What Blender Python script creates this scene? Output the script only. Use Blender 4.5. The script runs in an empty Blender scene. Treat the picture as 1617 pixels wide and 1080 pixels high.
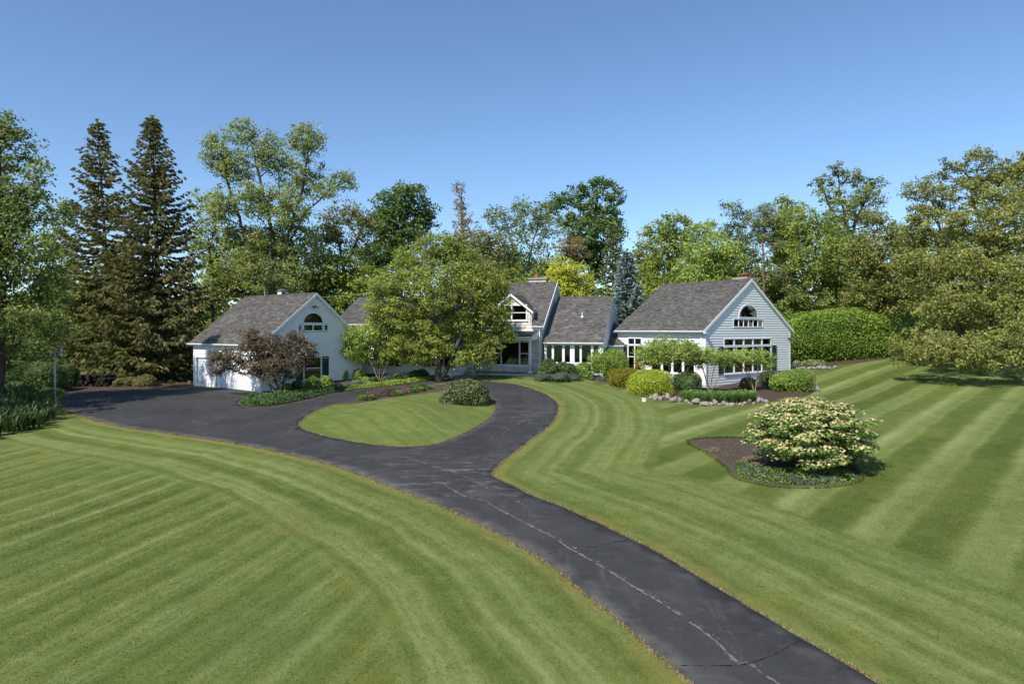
import bpy, bmesh, math, random
import numpy as np
from mathutils import Vector, Matrix
from mathutils.geometry import delaunay_2d_cdt

# ------------------------------------------------------------------ camera, sky, sun, exposure
scene = bpy.context.scene
COL = scene.collection
CAMZ, FPX, CX, HY = 4.3, 1078.0, 808.5, 520.0
cam_d = bpy.data.cameras.new('camera'); cam = bpy.data.objects.new('camera', cam_d); COL.objects.link(cam)
cam.location = (0, 0, CAMZ); cam.rotation_euler = (math.radians(90), 0, 0)
cam_d.sensor_width = 36.0; cam_d.lens = 24.0; cam_d.shift_y = -20.0 / 1617.0
cam_d.clip_start = 0.1; cam_d.clip_end = 6000
scene.camera = cam

SUN_AZ, SUN_EL = math.radians(52), math.radians(46)      # sun to the left of and behind the camera
to_sun = Vector((-math.cos(SUN_AZ) * math.cos(SUN_EL), -math.sin(SUN_AZ) * math.cos(SUN_EL), math.sin(SUN_EL)))
world = bpy.data.worlds.new('World'); scene.world = world; world.use_nodes = True
wn = world.node_tree; wn.nodes.clear()
sky = wn.nodes.new('ShaderNodeTexSky'); sky.sky_type = 'NISHITA'; sky.sun_disc = False
sky.sun_elevation = SUN_EL; sky.sun_rotation = math.atan2(to_sun.x, to_sun.y)
sky.altitude = 200; sky.air_density = 1.0; sky.dust_density = 0.0; sky.ozone_density = 6.0
bg = wn.nodes.new('ShaderNodeBackground'); bg.inputs['Strength'].default_value = 0.13
wo = wn.nodes.new('ShaderNodeOutputWorld')
wn.links.new(sky.outputs[0], bg.inputs[0]); wn.links.new(bg.outputs[0], wo.inputs[0])
sun_d = bpy.data.lights.new('sun', 'SUN'); sun_d.energy = 4.6; sun_d.angle = math.radians(0.53); sun_d.color = (1.0, 0.945, 0.86)
sun = bpy.data.objects.new('sun', sun_d); COL.objects.link(sun)
sun.rotation_euler = (-to_sun).to_track_quat('-Z', 'Y').to_euler(); sun.location = (-40, -40, 60)
scene.view_settings.view_transform = 'Standard'; scene.view_settings.look = 'None'
scene.view_settings.exposure = 0.35; scene.view_settings.gamma = 1.0
scene.view_settings.use_curve_mapping = False
scene.render.engine = 'CYCLES'
scene.cycles.use_denoising = True
scene.cycles.max_bounces = 6; scene.cycles.transparent_max_bounces = 8
scene.cycles.diffuse_bounces = 3; scene.cycles.glossy_bounces = 2; scene.cycles.transmission_bounces = 4

rng = np.random.default_rng(7)

# ------------------------------------------------------------------ terrain
def at(px, py, Y):
    return np.array([(px - CX) * Y / FPX, Y, CAMZ - (py - HY) * Y / FPX])

CTRL = np.array([
    (-15, 8, -2.1), (0, 8, -2.1), (15, 8, -2.05), (32, 10, -1.7), (-32, 10, -2.0),
    (-15, 20, -1.4), (0, 20, -1.32), (15, 20, -1.2), (32, 20, -0.9), (-32, 20, -1.3),
    (-15, 32, -0.62), (0, 32, -0.6), (15, 32, -0.42), (30, 32, -0.05), (-32, 32, -0.55),
    (-20, 46, 0.0), (-32, 46, 0.0), (-10, 46, 0.06), (0, 46, 0.18), (8, 47, 0.15), (14, 49.0, 0.0), (12, 42, 0.0),
    (23.2, 56.0, 0.8), (2, 52.3, 0.66), (-4, 52.3, 0.6), (7, 53, 0.5), (-11.6, 52.5, 0.45), (-24, 52, 0.03), (-30, 56, 0.1),
    (30, 45, 0.45), (40, 56, 1.1), (31, 64, 1.3), (45, 74, 1.8), (0, 75, 0.9), (-30, 75, 0.5), (-60, 50, 0.0),
    (60, 50, 1.2), (-60, 100, 0.6), (0, 110, 1.1), (60, 110, 2.0), (-60, 15, -1.6), (60, 15, -1.0)], float)
def _phi(r2):
    return np.where(r2 > 1e-12, 0.5 * r2 * np.log(np.maximum(r2, 1e-12)), 0.0)
def _tps():
    P = CTRL[:, :2]; n = len(P)
    K = _phi(((P[:, None] - P[None]) ** 2).sum(-1)) + np.eye(n) * 8.0
    A = np.zeros((n + 3, n + 3)); A[:n, :n] = K; A[:n, n] = 1; A[:n, n + 1:] = P; A[n, :n] = 1; A[n + 1:, :n] = P.T
    b = np.zeros(n + 3); b[:n] = CTRL[:, 2]
    return np.linalg.solve(A, b)
TPSW = _tps()
def terr(x, y):
    x = np.atleast_1d(np.asarray(x, float)); y = np.atleast_1d(np.asarray(y, float))
    xc = np.clip(x, -58, 58); yc = np.clip(y, 8, 108)
    z = np.full(xc.shape, TPSW[-3]) + TPSW[-2] * xc + TPSW[-1] * yc
    for i in range(len(CTRL)):
        z = z + TPSW[i] * _phi((xc - CTRL[i, 0]) ** 2 + (yc - CTRL[i, 1]) ** 2)
    z = z + .55 * np.exp(-((xc + 5.6) / 2.9) ** 2 - ((yc - 36.2) / 4.3) ** 2)
    d = np.hypot(x - xc, y - yc)
    w = np.exp(-d / 120.0)
    return z * w + 1.0 * (1 - w)
def tz(x, y):
    return float(terr(x, y)[0])
def ground(px, py):
    """the point of the ground seen at a place of the photograph"""
    Y = np.linspace(6, 140, 2681)
    X = (px - CX) * Y / FPX
    g = terr(X, Y); ray = CAMZ - (py - HY) * Y / FPX
    k = np.argmax(ray <= g) if np.any(ray <= g) else len(Y) - 1
    k = max(k, 1)
    a, b = ray[k - 1] - g[k - 1], ray[k] - g[k]
    f = a / (a - b) if a != b else 0
    y = Y[k - 1] + f * (Y[k] - Y[k - 1])
    x = (px - CX) * y / FPX
    return np.array([x, y, tz(x, y)])
def gpoly(pts):
    return np.array([ground(*p)[:2] for p in pts])

# ------------------------------------------------------------------ node / material helpers
class NT:
    def __init__(s, name):
        s.m = bpy.data.materials.new(name); s.m.use_nodes = True; s.t = s.m.node_tree; s.t.nodes.clear()
    def n(s, typ, ins=None, **props):
        nd = s.t.nodes.new('ShaderNode' + typ)
        for k, v in props.items(): setattr(nd, k, v)
        for k, v in (ins or {}).items():
            i = nd.inputs[k]
            if hasattr(v, 'is_linked') or isinstance(v, bpy.types.NodeSocket): s.t.links.new(v, i)
            else:
                if i.type == 'RGBA' and len(v) == 3: v = (*v, 1)
                i.default_value = v
        return nd
    def math(s, op, a, b=0.0, clamp=False):
        return s.n('Math', {0: a, 1: b}, operation=op, use_clamp=clamp).outputs[0]
    def mix(s, f, a, b, blend='MIX'):
        nd = s.t.nodes.new('ShaderNodeMix'); nd.data_type = 'RGBA'; nd.blend_type = blend
        for idx, v in ((0, f), (6, a), (7, b)):
            if isinstance(v, bpy.types.NodeSocket): s.t.links.new(v, nd.inputs[idx])
            else: nd.inputs[idx].default_value = (*v, 1) if (idx > 0 and len(v) == 3) else v
        return nd.outputs[2]
    def noise(s, scale, detail=3, rough=.55, vec=None, dist=0.0):
        i = {'Scale': scale, 'Detail': detail, 'Roughness': rough, 'Distortion': dist}
        if vec is not None: i['Vector'] = vec
        return s.n('TexNoise', i).outputs[0]
    def pos(s): return s.n('NewGeometry').outputs['Position']
    def attr(s, name): return s.n('Attribute', attribute_name=name).outputs['Fac']
    def rng(s, v, a, b, c=0.0, d=1.0):
        return s.n('MapRange', {0: v, 1: a, 2: b, 3: c, 4: d}).outputs[0]
    def smooth(s, v, a, b):
        return s.n('MapRange', {0: v, 1: a, 2: b, 3: 0.0, 4: 1.0}, interpolation_type='SMOOTHSTEP').outputs[0]
    def ramp(s, f, stops):
        nd = s.n('ValToRGB', {0: f}); r = nd.color_ramp
        while len(r.elements) < len(stops): r.elements.new(0.5)
        for e, (p, c) in zip(r.elements, stops): e.position = p; e.color = (*c, 1)
        return nd.outputs[0]
    def bump(s, h, strength=.3, dist=.02):
        return s.n('Bump', {'Height': h, 'Strength': strength, 'Distance': dist}).outputs[0]
    def out(s, sh):
        o = s.t.nodes.new('ShaderNodeOutputMaterial'); s.t.links.new(sh, o.inputs[0]); return s.m
    def bsdf(s, col, rough=.7, normal=None, spec=.35, metal=0.0):
        i = {'Base Color': col, 'Roughness': rough, 'Specular IOR Level': spec, 'Metallic': metal}
        if normal is not None: i['Normal'] = normal
        return s.n('BsdfPrincipled', i).outputs[0]

def leaf_mat(name, dark, mid, light, transl=.35, rough=.5, spec=.3, nscale=.5, k=2.1):
    dark, mid, light = (tuple(v * k for v in c) for c in (dark, mid, light))
    n = NT(name)
    t = n.attr('tint')
    t2 = n.math('ADD', t, n.math('MULTIPLY', n.math('SUBTRACT', n.noise(nscale, 2, vec=n.pos()), .5), .55), True)
    c = n.ramp(t2, [(0.0, dark), (0.5, mid), (1.0, light)])
    p = n.bsdf(c, rough, spec=spec)
    tc = n.mix(.5, c, tuple(min(1, k * 1.5) for k in mid), 'MIX')
    tr = n.n('BsdfTranslucent', {'Color': tc}).outputs[0]
    return n.out(n.n('MixShader', {0: transl, 1: p, 2: tr}).outputs[0])

def simple_mat(name, col, rough=.7, spec=.35, var=.12, scale=3.0, bump=0.0, bscale=30, metal=0.0, detail=4):
    n = NT(name)
    f = n.noise(scale, detail, vec=n.pos())
    c = n.mix(f, tuple(k * (1 - var) for k in col), tuple(min(1, k * (1 + var)) for k in col))
    nm = n.bump(n.noise(bscale, 4, vec=n.pos()), bump, .02) if bump else None
    return n.out(n.bsdf(c, rough, nm, spec, metal))

M = {}
# leaves (most base colours raised above natural foliage to brighten the crowns)
M['maple'] = leaf_mat('maple_leaf', (.085, .105, .022), (.145, .172, .034), (.23, .26, .065), .45)
M['small_tree'] = leaf_mat('young_leaf', (.09, .125, .025), (.15, .20, .04), (.24, .29, .075), .40)
M['oak'] = leaf_mat('oak_leaf', (.086, .09, .024), (.134, .142, .035), (.198, .208, .058), .42)
M['oak_green'] = leaf_mat('oak_green_leaf', (.055, .075, .02), (.10, .125, .03), (.165, .19, .05), .35)
M['cotton'] = leaf_mat('cottonwood_leaf', (.078, .10, .026), (.138, .165, .045), (.22, .25, .085), .44)
M['dark'] = leaf_mat('dark_maple_leaf', (.03, .054, .014), (.058, .092, .022), (.10, .145, .038), .36)
M['mid'] = leaf_mat('mid_leaf', (.055, .074, .018), (.098, .126, .028), (.165, .195, .048), .42)
M['bright'] = leaf_mat('bright_leaf', (.08, .105, .02), (.135, .168, .03), (.21, .24, .055), .44)
M['yellow'] = leaf_mat('yellow_leaf', (.16, .17, .02), (.26, .27, .032), (.38, .38, .06), .42)
M['olive'] = leaf_mat('olive_leaf', (.065, .07, .022), (.11, .115, .034), (.17, .175, .055), .42)
M['brownish'] = leaf_mat('brownish_leaf', (.10, .07, .035), (.15, .115, .055), (.21, .19, .085), .3)
M['purple'] = leaf_mat('purple_leaf', (.05, .036, .022), (.088, .068, .04), (.15, .11, .072), .34)
M['spruce'] = leaf_mat('spruce_needle', (.044, .048, .016), (.09, .088, .028), (.155, .135, .048), .28, .6)
M['bluespruce'] = leaf_mat('blue_spruce_needle', (.06, .085, .075), (.115, .15, .138), (.19, .235, .22), .2, .6)
M['pine'] = leaf_mat('pine_needle', (.06, .08, .03), (.105, .125, .05), (.16, .18, .08), .25, .6)
M['hedge'] = leaf_mat('hedge_leaf', (.05, .085, .014), (.105, .155, .022), (.18, .235, .04), .34)
M['boxbush'] = leaf_mat('clipped_bush_leaf', (.06, .095, .016), (.12, .17, .028), (.19, .24, .05), .34)
M['yew'] = leaf_mat('yew_leaf', (.10, .13, .012), (.19, .22, .02), (.29, .31, .035), .34)
M['yew_gold'] = leaf_mat('golden_yew_leaf', (.15, .14, .014), (.25, .23, .022), (.36, .32, .04), .34, k=1.05)
M['darkbush'] = leaf_mat('dark_shrub_leaf', (.026, .044, .014), (.052, .08, .022), (.095, .13, .04), .32)
M['silver'] = leaf_mat('silver_leaf', (.12, .15, .10), (.20, .24, .16), (.30, .34, .24), .3, k=1.05)
M['bluegreen'] = leaf_mat('bluegreen_leaf', (.065, .095, .055), (.115, .155, .095), (.18, .225, .15), .3, k=1.05)
M['rhodo'] = leaf_mat('variegated_leaf', (.06, .09, .026), (.13, .165, .06), (.28, .31, .15), .3, k=1.05)
M['viburnum'] = leaf_mat('viburnum_leaf', (.045, .085, .018), (.09, .145, .03), (.15, .21, .05), .35)
M['cover'] = leaf_mat('groundcover_leaf', (.02, .045, .014), (.045, .08, .025), (.08, .125, .04), .28)
M['limecover'] = leaf_mat('lime_cover_leaf', (.09, .13, .02), (.15, .20, .032), (.22, .27, .055), .35)
M['lily'] = leaf_mat('daylily_leaf', (.045, .085, .02), (.085, .14, .032), (.14, .20, .05), .35)
M['fern_shaded'] = leaf_mat('shaded_fern_leaf', (.018, .034, .01), (.034, .056, .015), (.06, .088, .024), .3)  # shade put into the colour: ferns darkened to read as standing under trees
M['hosta'] = leaf_mat('hosta_leaf', (.12, .16, .06), (.22, .27, .11), (.36, .40, .2), .3, k=1.05)
M['flower'] = leaf_mat('cream_flower', (.40, .34, .14), (.56, .49, .23), (.68, .62, .36), .25, k=1.05)
M['coral'] = leaf_mat('coral_flower', (.5, .12, .07), (.62, .17, .10), (.7, .25, .15), .25, k=1.05)
M['pink'] = leaf_mat('pink_flower', (.45, .02, .10), (.55, .04, .14), (.6, .08, .2), .25, k=1.05)
M['barberry'] = leaf_mat('barberry_leaf', (.08, .03, .025), (.14, .06, .045), (.2, .12, .08), .25, k=1.05)
M['tan_twig'] = leaf_mat('tan_twig', (.16, .12, .07), (.24, .18, .11), (.32, .25, .16), .1, k=1.05)

def bark_mat(name, a, b):
    n = NT(name)
    v = n.n('Mapping', {'Vector': n.pos(), 'Scale': (6, 6, 1.2)}).outputs[0]
    f = n.noise(2.2, 5, .65, v)
    c = n.mix(n.smooth(f, .3, .7), a, b)
    return n.out(n.bsdf(c, .92, n.bump(f, .7, .03), .15))
M['bark'] = bark_mat('bark', (.045, .035, .026), (.13, .105, .08))
M['bark_grey'] = bark_mat('bark_grey', (.10, .088, .07), (.24, .21, .17))
M['bark_red'] = bark_mat('bark_red', (.10, .068, .05), (.20, .135, .10))
M['bark_tan'] = bark_mat('bark_tan', (.16, .12, .08), (.30, .24, .16))

def lawn_mat():
    n = NT('mown_lawn')
    P = n.pos()
    warp = n.n('VectorMath', {0: P, 1: n.n('VectorMath', {0: n.n('TexNoise', {'Vector': P, 'Scale': .35, 'Detail': 2.0}).outputs['Color'], 1: (.42, .42, 0)}, operation='MULTIPLY').outputs[0]}, operation='ADD').outputs[0]
    fz = n.math('MULTIPLY', n.math('SUBTRACT', n.noise(3.2, 4, .7, P), .5), .13)
    def passes(q, alt=.3, rnd=.36, line=.3, saw=.3):
        """mower passes: alternating lay, each pass a little different, a pale wheel line at its edge"""
        q = n.math('ADD', q, fz); cell = n.math('FLOOR', q); f = n.math('FRACT', q)
        a = n.math('ABSOLUTE', n.math('SUBTRACT', n.math('MULTIPLY', n.math('FRACT', n.math('MULTIPLY', n.math('ADD', q, .25), .5)), 2.0), 1.0))
        a = n.smooth(a, .34, .66)
        w = n.n('TexWhiteNoise', {'W': cell}, noise_dimensions='1D').outputs['Value']
        w2 = n.n('TexWhiteNoise', {'W': n.math('ADD', cell, 1.0)}, noise_dimensions='1D').outputs['Value']
        wm = n.math('ADD', n.math('MULTIPLY', w, n.math('SUBTRACT', 1.0, n.smooth(f, .6, 1.0))), n.math('MULTIPLY', w2, n.smooth(f, .6, 1.0)))
        ln = n.math('SUBTRACT', 1.0, n.smooth(n.math('ABSOLUTE', n.math('SUBTRACT', f, .5)), .03, .2))
        return n.math('ADD', n.math('ADD', n.math('MULTIPLY', a, alt), n.math('MULTIPLY', wm, rnd)), n.math('ADD', n.math('MULTIPLY', n.math('MULTIPLY', ln, line), wm), n.math('MULTIPLY', n.math('SUBTRACT', n.smooth(f, .0, .12), f), saw)))
    def stripes(ax, ay, width, **kw):
        d = n.n('VectorMath', {0: warp, 1: (ax, ay, 0)}, operation='DOT_PRODUCT').outputs['Value']
        return passes(n.math('ADD', n.math('DIVIDE', d, width), 50.0), **kw)
    dd = n.attr('dd'); side = n.attr('side'); isl = n.attr('isl')
    wobd = n.math('ADD', dd, n.math('MULTIPLY', n.math('SUBTRACT', n.noise(.4, 2, vec=P), .5), .7))
    band = passes(n.math('DIVIDE', wobd, .62), .28, .55, .35)
    sl = stripes(.955, -.296, .60)
    sr = stripes(.738, -.675, 1.25, alt=.52, rnd=.36, saw=.1, line=.2)
    si = stripes(.86, .51, .55)
    lr = n.smooth(side, .35, .65)
    diag = n.math('ADD', n.math('MULTIPLY', sl, n.math('SUBTRACT', 1.0, lr)), n.math('MULTIPLY', sr, lr))
    diag = n.math('ADD', n.math('MULTIPLY', diag, n.math('SUBTRACT', 1.0, isl)), n.math('MULTIPLY', si, isl))
    wide = n.math('ADD', 4.6, n.math('MULTIPLY', lr, 1.0))
    k = n.smooth(n.math('SUBTRACT', wobd, wide), -.5, .5)
    s = n.math('ADD', n.math('MULTIPLY', diag, k), n.math('MULTIPLY', band, n.math('SUBTRACT', 1.0, k)))
    # strength of the striping comes and goes
    amp = n.math('MULTIPLY', n.rng(n.noise(.16, 3, vec=P), .3, .7, .45, 1.0), n.math('SUBTRACT', n.math('ADD', .70, n.math('MULTIPLY', lr, n.math('SUBTRACT', n.math('MULTIPLY', k, .5), .2))), n.math('MULTIPLY', isl, .35)))
    s = n.math('ADD', .5, n.math('MULTIPLY', n.math('SUBTRACT', s, .5), amp))
    s = n.math('ADD', s, n.math('MULTIPLY', n.math('SUBTRACT', n.noise(1.4, 4, .65, P), .5), .62))
    s = n.math('ADD', s, n.math('MULTIPLY', n.math('SUBTRACT', n.noise(9.0, 4, .7, P), .5), .34))
    s = n.math('ADD', s, n.math('MULTIPLY', n.math('SUBTRACT', n.noise(42.0, 3, .8, P), .5), .5))
    bl = n.attr('blade')
    s = n.math('ADD', s, bl, True)
    c = n.ramp(s, [(0.0, (.054, .078, .013)), (.45, (.116, .152, .033)), (1.0, (.238, .272, .098))])
    ylw = n.smooth(n.noise(.55, 4, .6, P), .52, .78)
    c = n.mix(n.math('MULTIPLY', ylw, .45), c, (.20, .185, .038))
    rich = n.smooth(n.noise(.23, 3, .5, n.n('VectorMath', {0: P, 1: (31, 7, 0)}, operation='ADD').outputs[0]), .5, .75)
    c = n.mix(n.math('MULTIPLY', rich, .35), c, (.075, .135, .034))
    edge = n.math('MULTIPLY', n.math('SUBTRACT', 1.0, n.smooth(wobd, .0, .9)), n.rng(n.noise(1.1, 3, vec=P), .35, .7, 0, 1))
    c = n.mix(n.math('MULTIPLY', edge, .75), c, (.22, .175, .05))
    h = n.math('ADD', n.noise(34, 5, .75, P), n.math('MULTIPLY', n.noise(2.5, 3, vec=P), .8))
    nm = n.bump(h, .6, .04)
    p = n.bsdf(c, .85, nm, .12)
    return n.out(p)
M['lawn'] = lawn_mat()

def asphalt_mat():
    n = NT('asphalt')
    P = n.pos()
    g = n.noise(70, 3, .8, P); w = n.noise(.35, 4, .6, P); w2 = n.noise(2.0, 5, .65, P)
    c = n.mix(n.smooth(w, .3, .7), (.027, .0275, .027), (.044, .0445, .043))
    c = n.mix(n.math('MULTIPLY', n.smooth(g, .60, .78), .55), c, (.13, .13, .13))
    c = n.mix(n.math('MULTIPLY', n.smooth(w2, .55, .8), .35), c, (.10, .098, .095))
    st = n.noise(.9, 6, .7, n.n('Mapping', {'Vector': P, 'Rotation': (0, 0, .43), 'Scale': (3.2, .35, 1)}).outputs[0])
    c = n.mix(n.math('MULTIPLY', n.smooth(st, .56, .74), .35), c, (.12, .115, .11))
    fn = n.noise(17, 4, .8, P); c = n.mix(n.math('MULTIPLY', n.smooth(fn, .52, .72), .38), c, (.095, .092, .09)); c = n.mix(n.math('MULTIPLY', n.smooth(fn, .48, .3), .4), c, (.018, .018, .018))
    bl = n.noise(.75, 5, .7, P); c = n.mix(n.math('MULTIPLY', n.smooth(bl, .5, .72), .4), c, (.075, .073, .07))
    ed = n.math('MULTIPLY', n.math('SUBTRACT', 1.0, n.smooth(n.attr('dd'), .05, .55)), n.smooth(n.noise(1.7, 4, vec=P), .35, .65))
    c = n.mix(n.math('MULTIPLY', ed, .6), c, (.115, .105, .09))
    # pale scuffs round the fork of the drive
    mk = n.math('ADD', n.attr('scuff'), .12)
    v = n.n('Mapping', {'Vector': P, 'Rotation': (0, 0, .6), 'Scale': (.7, 2.4, 1)}).outputs[0]
    sc = n.math('MULTIPLY', n.smooth(n.noise(1.3, 6, .72, v, .6), .51, .68), mk)
    c = n.mix(n.math('MULTIPLY', sc, .75), c, (.21, .20, .18))
    return n.out(n.bsdf(c, n.rng(g, .3, .7, .72, .9), n.bump(g, .5, .01), .3))
M['asphalt'] = asphalt_mat()
M['crack'] = simple_mat('crack_filler', (.15, .143, .13), .9, .2, .7, 12)
M['crack_dark'] = simple_mat('open_crack', (.018, .018, .018), .9, .1, .3, 6)
M['mulch'] = simple_mat('mulch', (.085, .06, .045), .95, .1, .55, 14, .8, 40)
M['soil'] = simple_mat('dark_soil', (.085, .066, .053), .95, .1, .55, 9, .8, 30)
M['walk'] = simple_mat('concrete_walk', (.27, .255, .23), .85, .2, .15, 3, .3, 60)
def siding_mat():
    n = NT('white_siding'); P = n.pos()
    f = n.noise(1.2, 4, vec=P); r = n.n('NewGeometry').outputs['Random Per Island']
    oi = n.n('ObjectInfo').outputs['Random']
    c = n.mix(f, (.755, .765, .765), (.82, .825, .82))
    c = n.mix(n.math('MULTIPLY', oi, .25), c, (.70, .71, .71))
    return n.out(n.bsdf(c, .5, None, .35))
M['siding'] = siding_mat()
M['trim'] = simple_mat('white_trim', (.80, .80, .79), .45, .4, .04, 2)
M['garage_paint'] = simple_mat('white_door_paint', (.78, .78, .77), .5, .4, .05, 1.5)
M['shutter'] = simple_mat('green_shutter', (.018, .045, .04), .45, .4, .15, 4)
M['dark_room'] = simple_mat('dim_interior', (.045, .042, .038), .9, .1, .5, .9)  # dark colour stands in for the shade of rooms behind the glass
M['curtain'] = simple_mat('curtain', (.42, .40, .34), .9, .1, .2, 4)
M['foundation'] = simple_mat('brown_foundation', (.13, .10, .08), .9, .2, .3, 5, .5, 30)
M['metal'] = simple_mat('grey_metal', (.35, .36, .37), .4, .5, .1, 5, metal=.6)
M['pole'] = simple_mat('pale_pole_paint', (.55, .57, .60), .5, .4, .12, 4)
M['lamp'] = simple_mat('dark_lamp', (.06, .06, .065), .4, .5, .1, 6)
M['brick'] = simple_mat('red_clay', (.33, .12, .075), .85, .25, .3, 8, .4, 30)
M['cap'] = simple_mat('chimney_cap', (.34, .29, .22), .85, .25, .2, 5, .4, 20)
M['wood_dark'] = simple_mat('dark_log', (.028, .024, .02), .9, .15, .5, 6, .7, 20)
M['bough'] = simple_mat('brown_door', (.10, .085, .075), .6, .3, .1, 3)
M['white_plastic'] = simple_mat('white_plastic', (.82, .82, .8), .4, .5, .03, 3)
def glass_mat():
    n = NT('window_glass')
    nm = n.bump(n.noise(1.3, 2, vec=n.pos()), .06, .02)
    fr = n.n('Fresnel', {'IOR': 1.5, 'Normal': nm}).outputs[0]
    gl = n.n('BsdfGlossy', {'Color': (.9, .95, 1), 'Roughness': .015, 'Normal': nm}).outputs[0]
    tr = n.n('BsdfTransparent', {'Color': (.6, .63, .62)}).outputs[0]
    return n.out(n.n('MixShader', {0: n.math('ADD', fr, .03), 1: tr, 2: gl}).outputs[0])
M['glass'] = glass_mat()
def shingle_mat():
    n = NT('asphalt_shingle'); P = n.pos()
    t = n.math('ADD', n.attr('tint'), n.math('MULTIPLY', n.math('SUBTRACT', n.noise(.7, 3, vec=P), .5), .5), True)
    c = n.ramp(t, [(0.0, (.060, .055, .050)), (.5, (.108, .100, .090)), (1.0, (.186, .174, .158))])
    g = n.noise(60, 2, .8, P)
    c = n.mix(n.math('MULTIPLY', n.smooth(g, .5, .8), .3), c, (.21, .21, .20))
    return n.out(n.bsdf(c, .9, n.bump(g, .4, .01), .2))
M['shingle'] = shingle_mat()
def stone_mat():
    n = NT('cream_limestone'); P = n.pos()
    t = n.math('ADD', n.attr('tint'), n.math('MULTIPLY', n.math('SUBTRACT', n.noise(5, 4, vec=P), .5), .5), True)
    c = n.ramp(t, [(0.0, (.54, .47, .39)), (.5, (.70, .635, .55)), (1.0, (.80, .755, .69))])
    return n.out(n.bsdf(c, .9, n.bump(n.noise(14, 5, .7, P), .6, .03), .2))
M['stone'] = stone_mat()
def boulder_mat(name, a, b, c3):
    n = NT(name); P = n.pos()
    oi = n.n('ObjectInfo').outputs['Random']
    c = n.mix(oi, a, b)
    c = n.mix(n.smooth(n.noise(7, 5, .7, P), .4, .7), c, c3)
    return n.out(n.bsdf(c, .9, n.bump(n.noise(16, 5, .7, P), .6, .03), .2))
M['boulder'] = boulder_mat('fieldstone', (.27, .215, .175), (.23, .22, .205), (.36, .31, .265))

# ------------------------------------------------------------------ object helpers
def tag(o, label=None, cat=None, group=None, kind=None):
    if label: o['label'] = label
    if cat: o['category'] = cat
    if group: o['group'] = group
    if kind: o['kind'] = kind
    return o
def mesh_np(name, V, F, mat, attrs=None, fattrs=None, smooth=False):
    me = bpy.data.meshes.new(name)
    V = np.asarray(V, np.float32); F = np.asarray(F, np.int32); m, k = F.shape
    me.vertices.add(len(V)); me.vertices.foreach_set('co', V.ravel())
    me.loops.add(m * k); me.loops.foreach_set('vertex_index', F.ravel())
    me.polygons.add(m); me.polygons.foreach_set('loop_start', np.arange(0, m * k, k, dtype=np.int32))
    if smooth: me.polygons.foreach_set('use_smooth', np.ones(m, bool))
    me.update(calc_edges=True)
    for a, v in (attrs or {}).items():
        at_ = me.attributes.new(a, 'FLOAT', 'POINT'); at_.data.foreach_set('value', np.asarray(v, np.float32))
    for a, v in (fattrs or {}).items():
        at_ = me.attributes.new(a, 'FLOAT', 'FACE'); at_.data.foreach_set('value', np.asarray(v, np.float32))
    me.materials.append(mat)
    return me
def link(name, me, parent=None):
    o = bpy.data.objects.new(name, me); COL.objects.link(o)
    if parent is not None:
        o.parent = parent
        if parent.type == 'EMPTY': o.matrix_parent_inverse = Matrix.Translation(-Vector(parent.location))
    return o
def empty(name, loc):
    o = bpy.data.objects.new(name, None); o.location = loc; o.empty_display_size = .3; COL.objects.link(o); return o
class MB:
    """collects boxes, quads and polygons with a face tint"""
    def __init__(s): s.v = []; s.f = []; s.t = []
    def poly(s, pts, tint=.5):
        k = len(s.v); s.v += [tuple(p) for p in pts]; s.f.append(tuple(range(k, k + len(pts)))); s.t.append(tint)
    def hexa(s, c, tint=.5):
        """8 corners: 0-3 bottom ring, 4-7 top ring"""
        k = len(s.v); s.v += [tuple(p) for p in c]
        for q in ((3, 2, 1, 0), (4, 5, 6, 7), (0, 1, 5, 4), (1, 2, 6, 5), (2, 3, 7, 6), (3, 0, 4, 7)):
            s.f.append(tuple(k + i for i in q)); s.t.append(tint)
    def box(s, fr, t0, t1, d0, d1, z0, z1, tint=.5):
        s.hexa([fr(t0, d0, z0), fr(t1, d0, z0), fr(t1, d1, z0), fr(t0, d1, z0),
                fr(t0, d0, z1), fr(t1, d0, z1), fr(t1, d1, z1), fr(t0, d1, z1)], tint)
    def tube(s, a, b, r0, r1, n=8, cap=True):
        a = Vector(a); b = Vector(b); ax = (b - a).normalized()
        u = ax.orthogonal().normalized(); w = ax.cross(u); k = len(s.v)
        for p, r in ((a, r0), (b, r1)):
            for i in range(n):
                q = p + (u * math.cos(2 * math.pi * i / n) + w * math.sin(2 * math.pi * i / n)) * r
                s.v.append(tuple(q))
        for i in range(n):
            j = (i + 1) % n; s.f.append((k + i, k + j, k + n + j, k + n + i)); s.t.append(.5)
        if cap:
            s.f.append(tuple(k + i for i in range(n))[::-1]); s.t.append(.5)
            s.f.append(tuple(k + n + i for i in range(n))); s.t.append(.5)
    def build(s, name, mat, parent=None, smooth=False):
        me = bpy.data.meshes.new(name); me.from_pydata(s.v, [], s.f)
        a = me.attributes.new('tint', 'FLOAT', 'FACE'); a.data.foreach_set('value', np.array(s.t, np.float32))
        me.materials.append(mat); me.update()
        if smooth: me.polygons.foreach_set('use_smooth', np.ones(len(me.polygons), bool))
        return link(name, me, parent)
class Fr:
    """a wall frame: t along the wall, d into the building, z up"""
    def __init__(s, x, y, ang):
        s.x, s.y, s.a = x, y, ang; s.c, s.s = math.cos(ang), math.sin(ang)
    def __call__(s, t, d, z):
        return (s.x + t * s.c - d * s.s, s.y + t * s.s + d * s.c, z)

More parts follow.
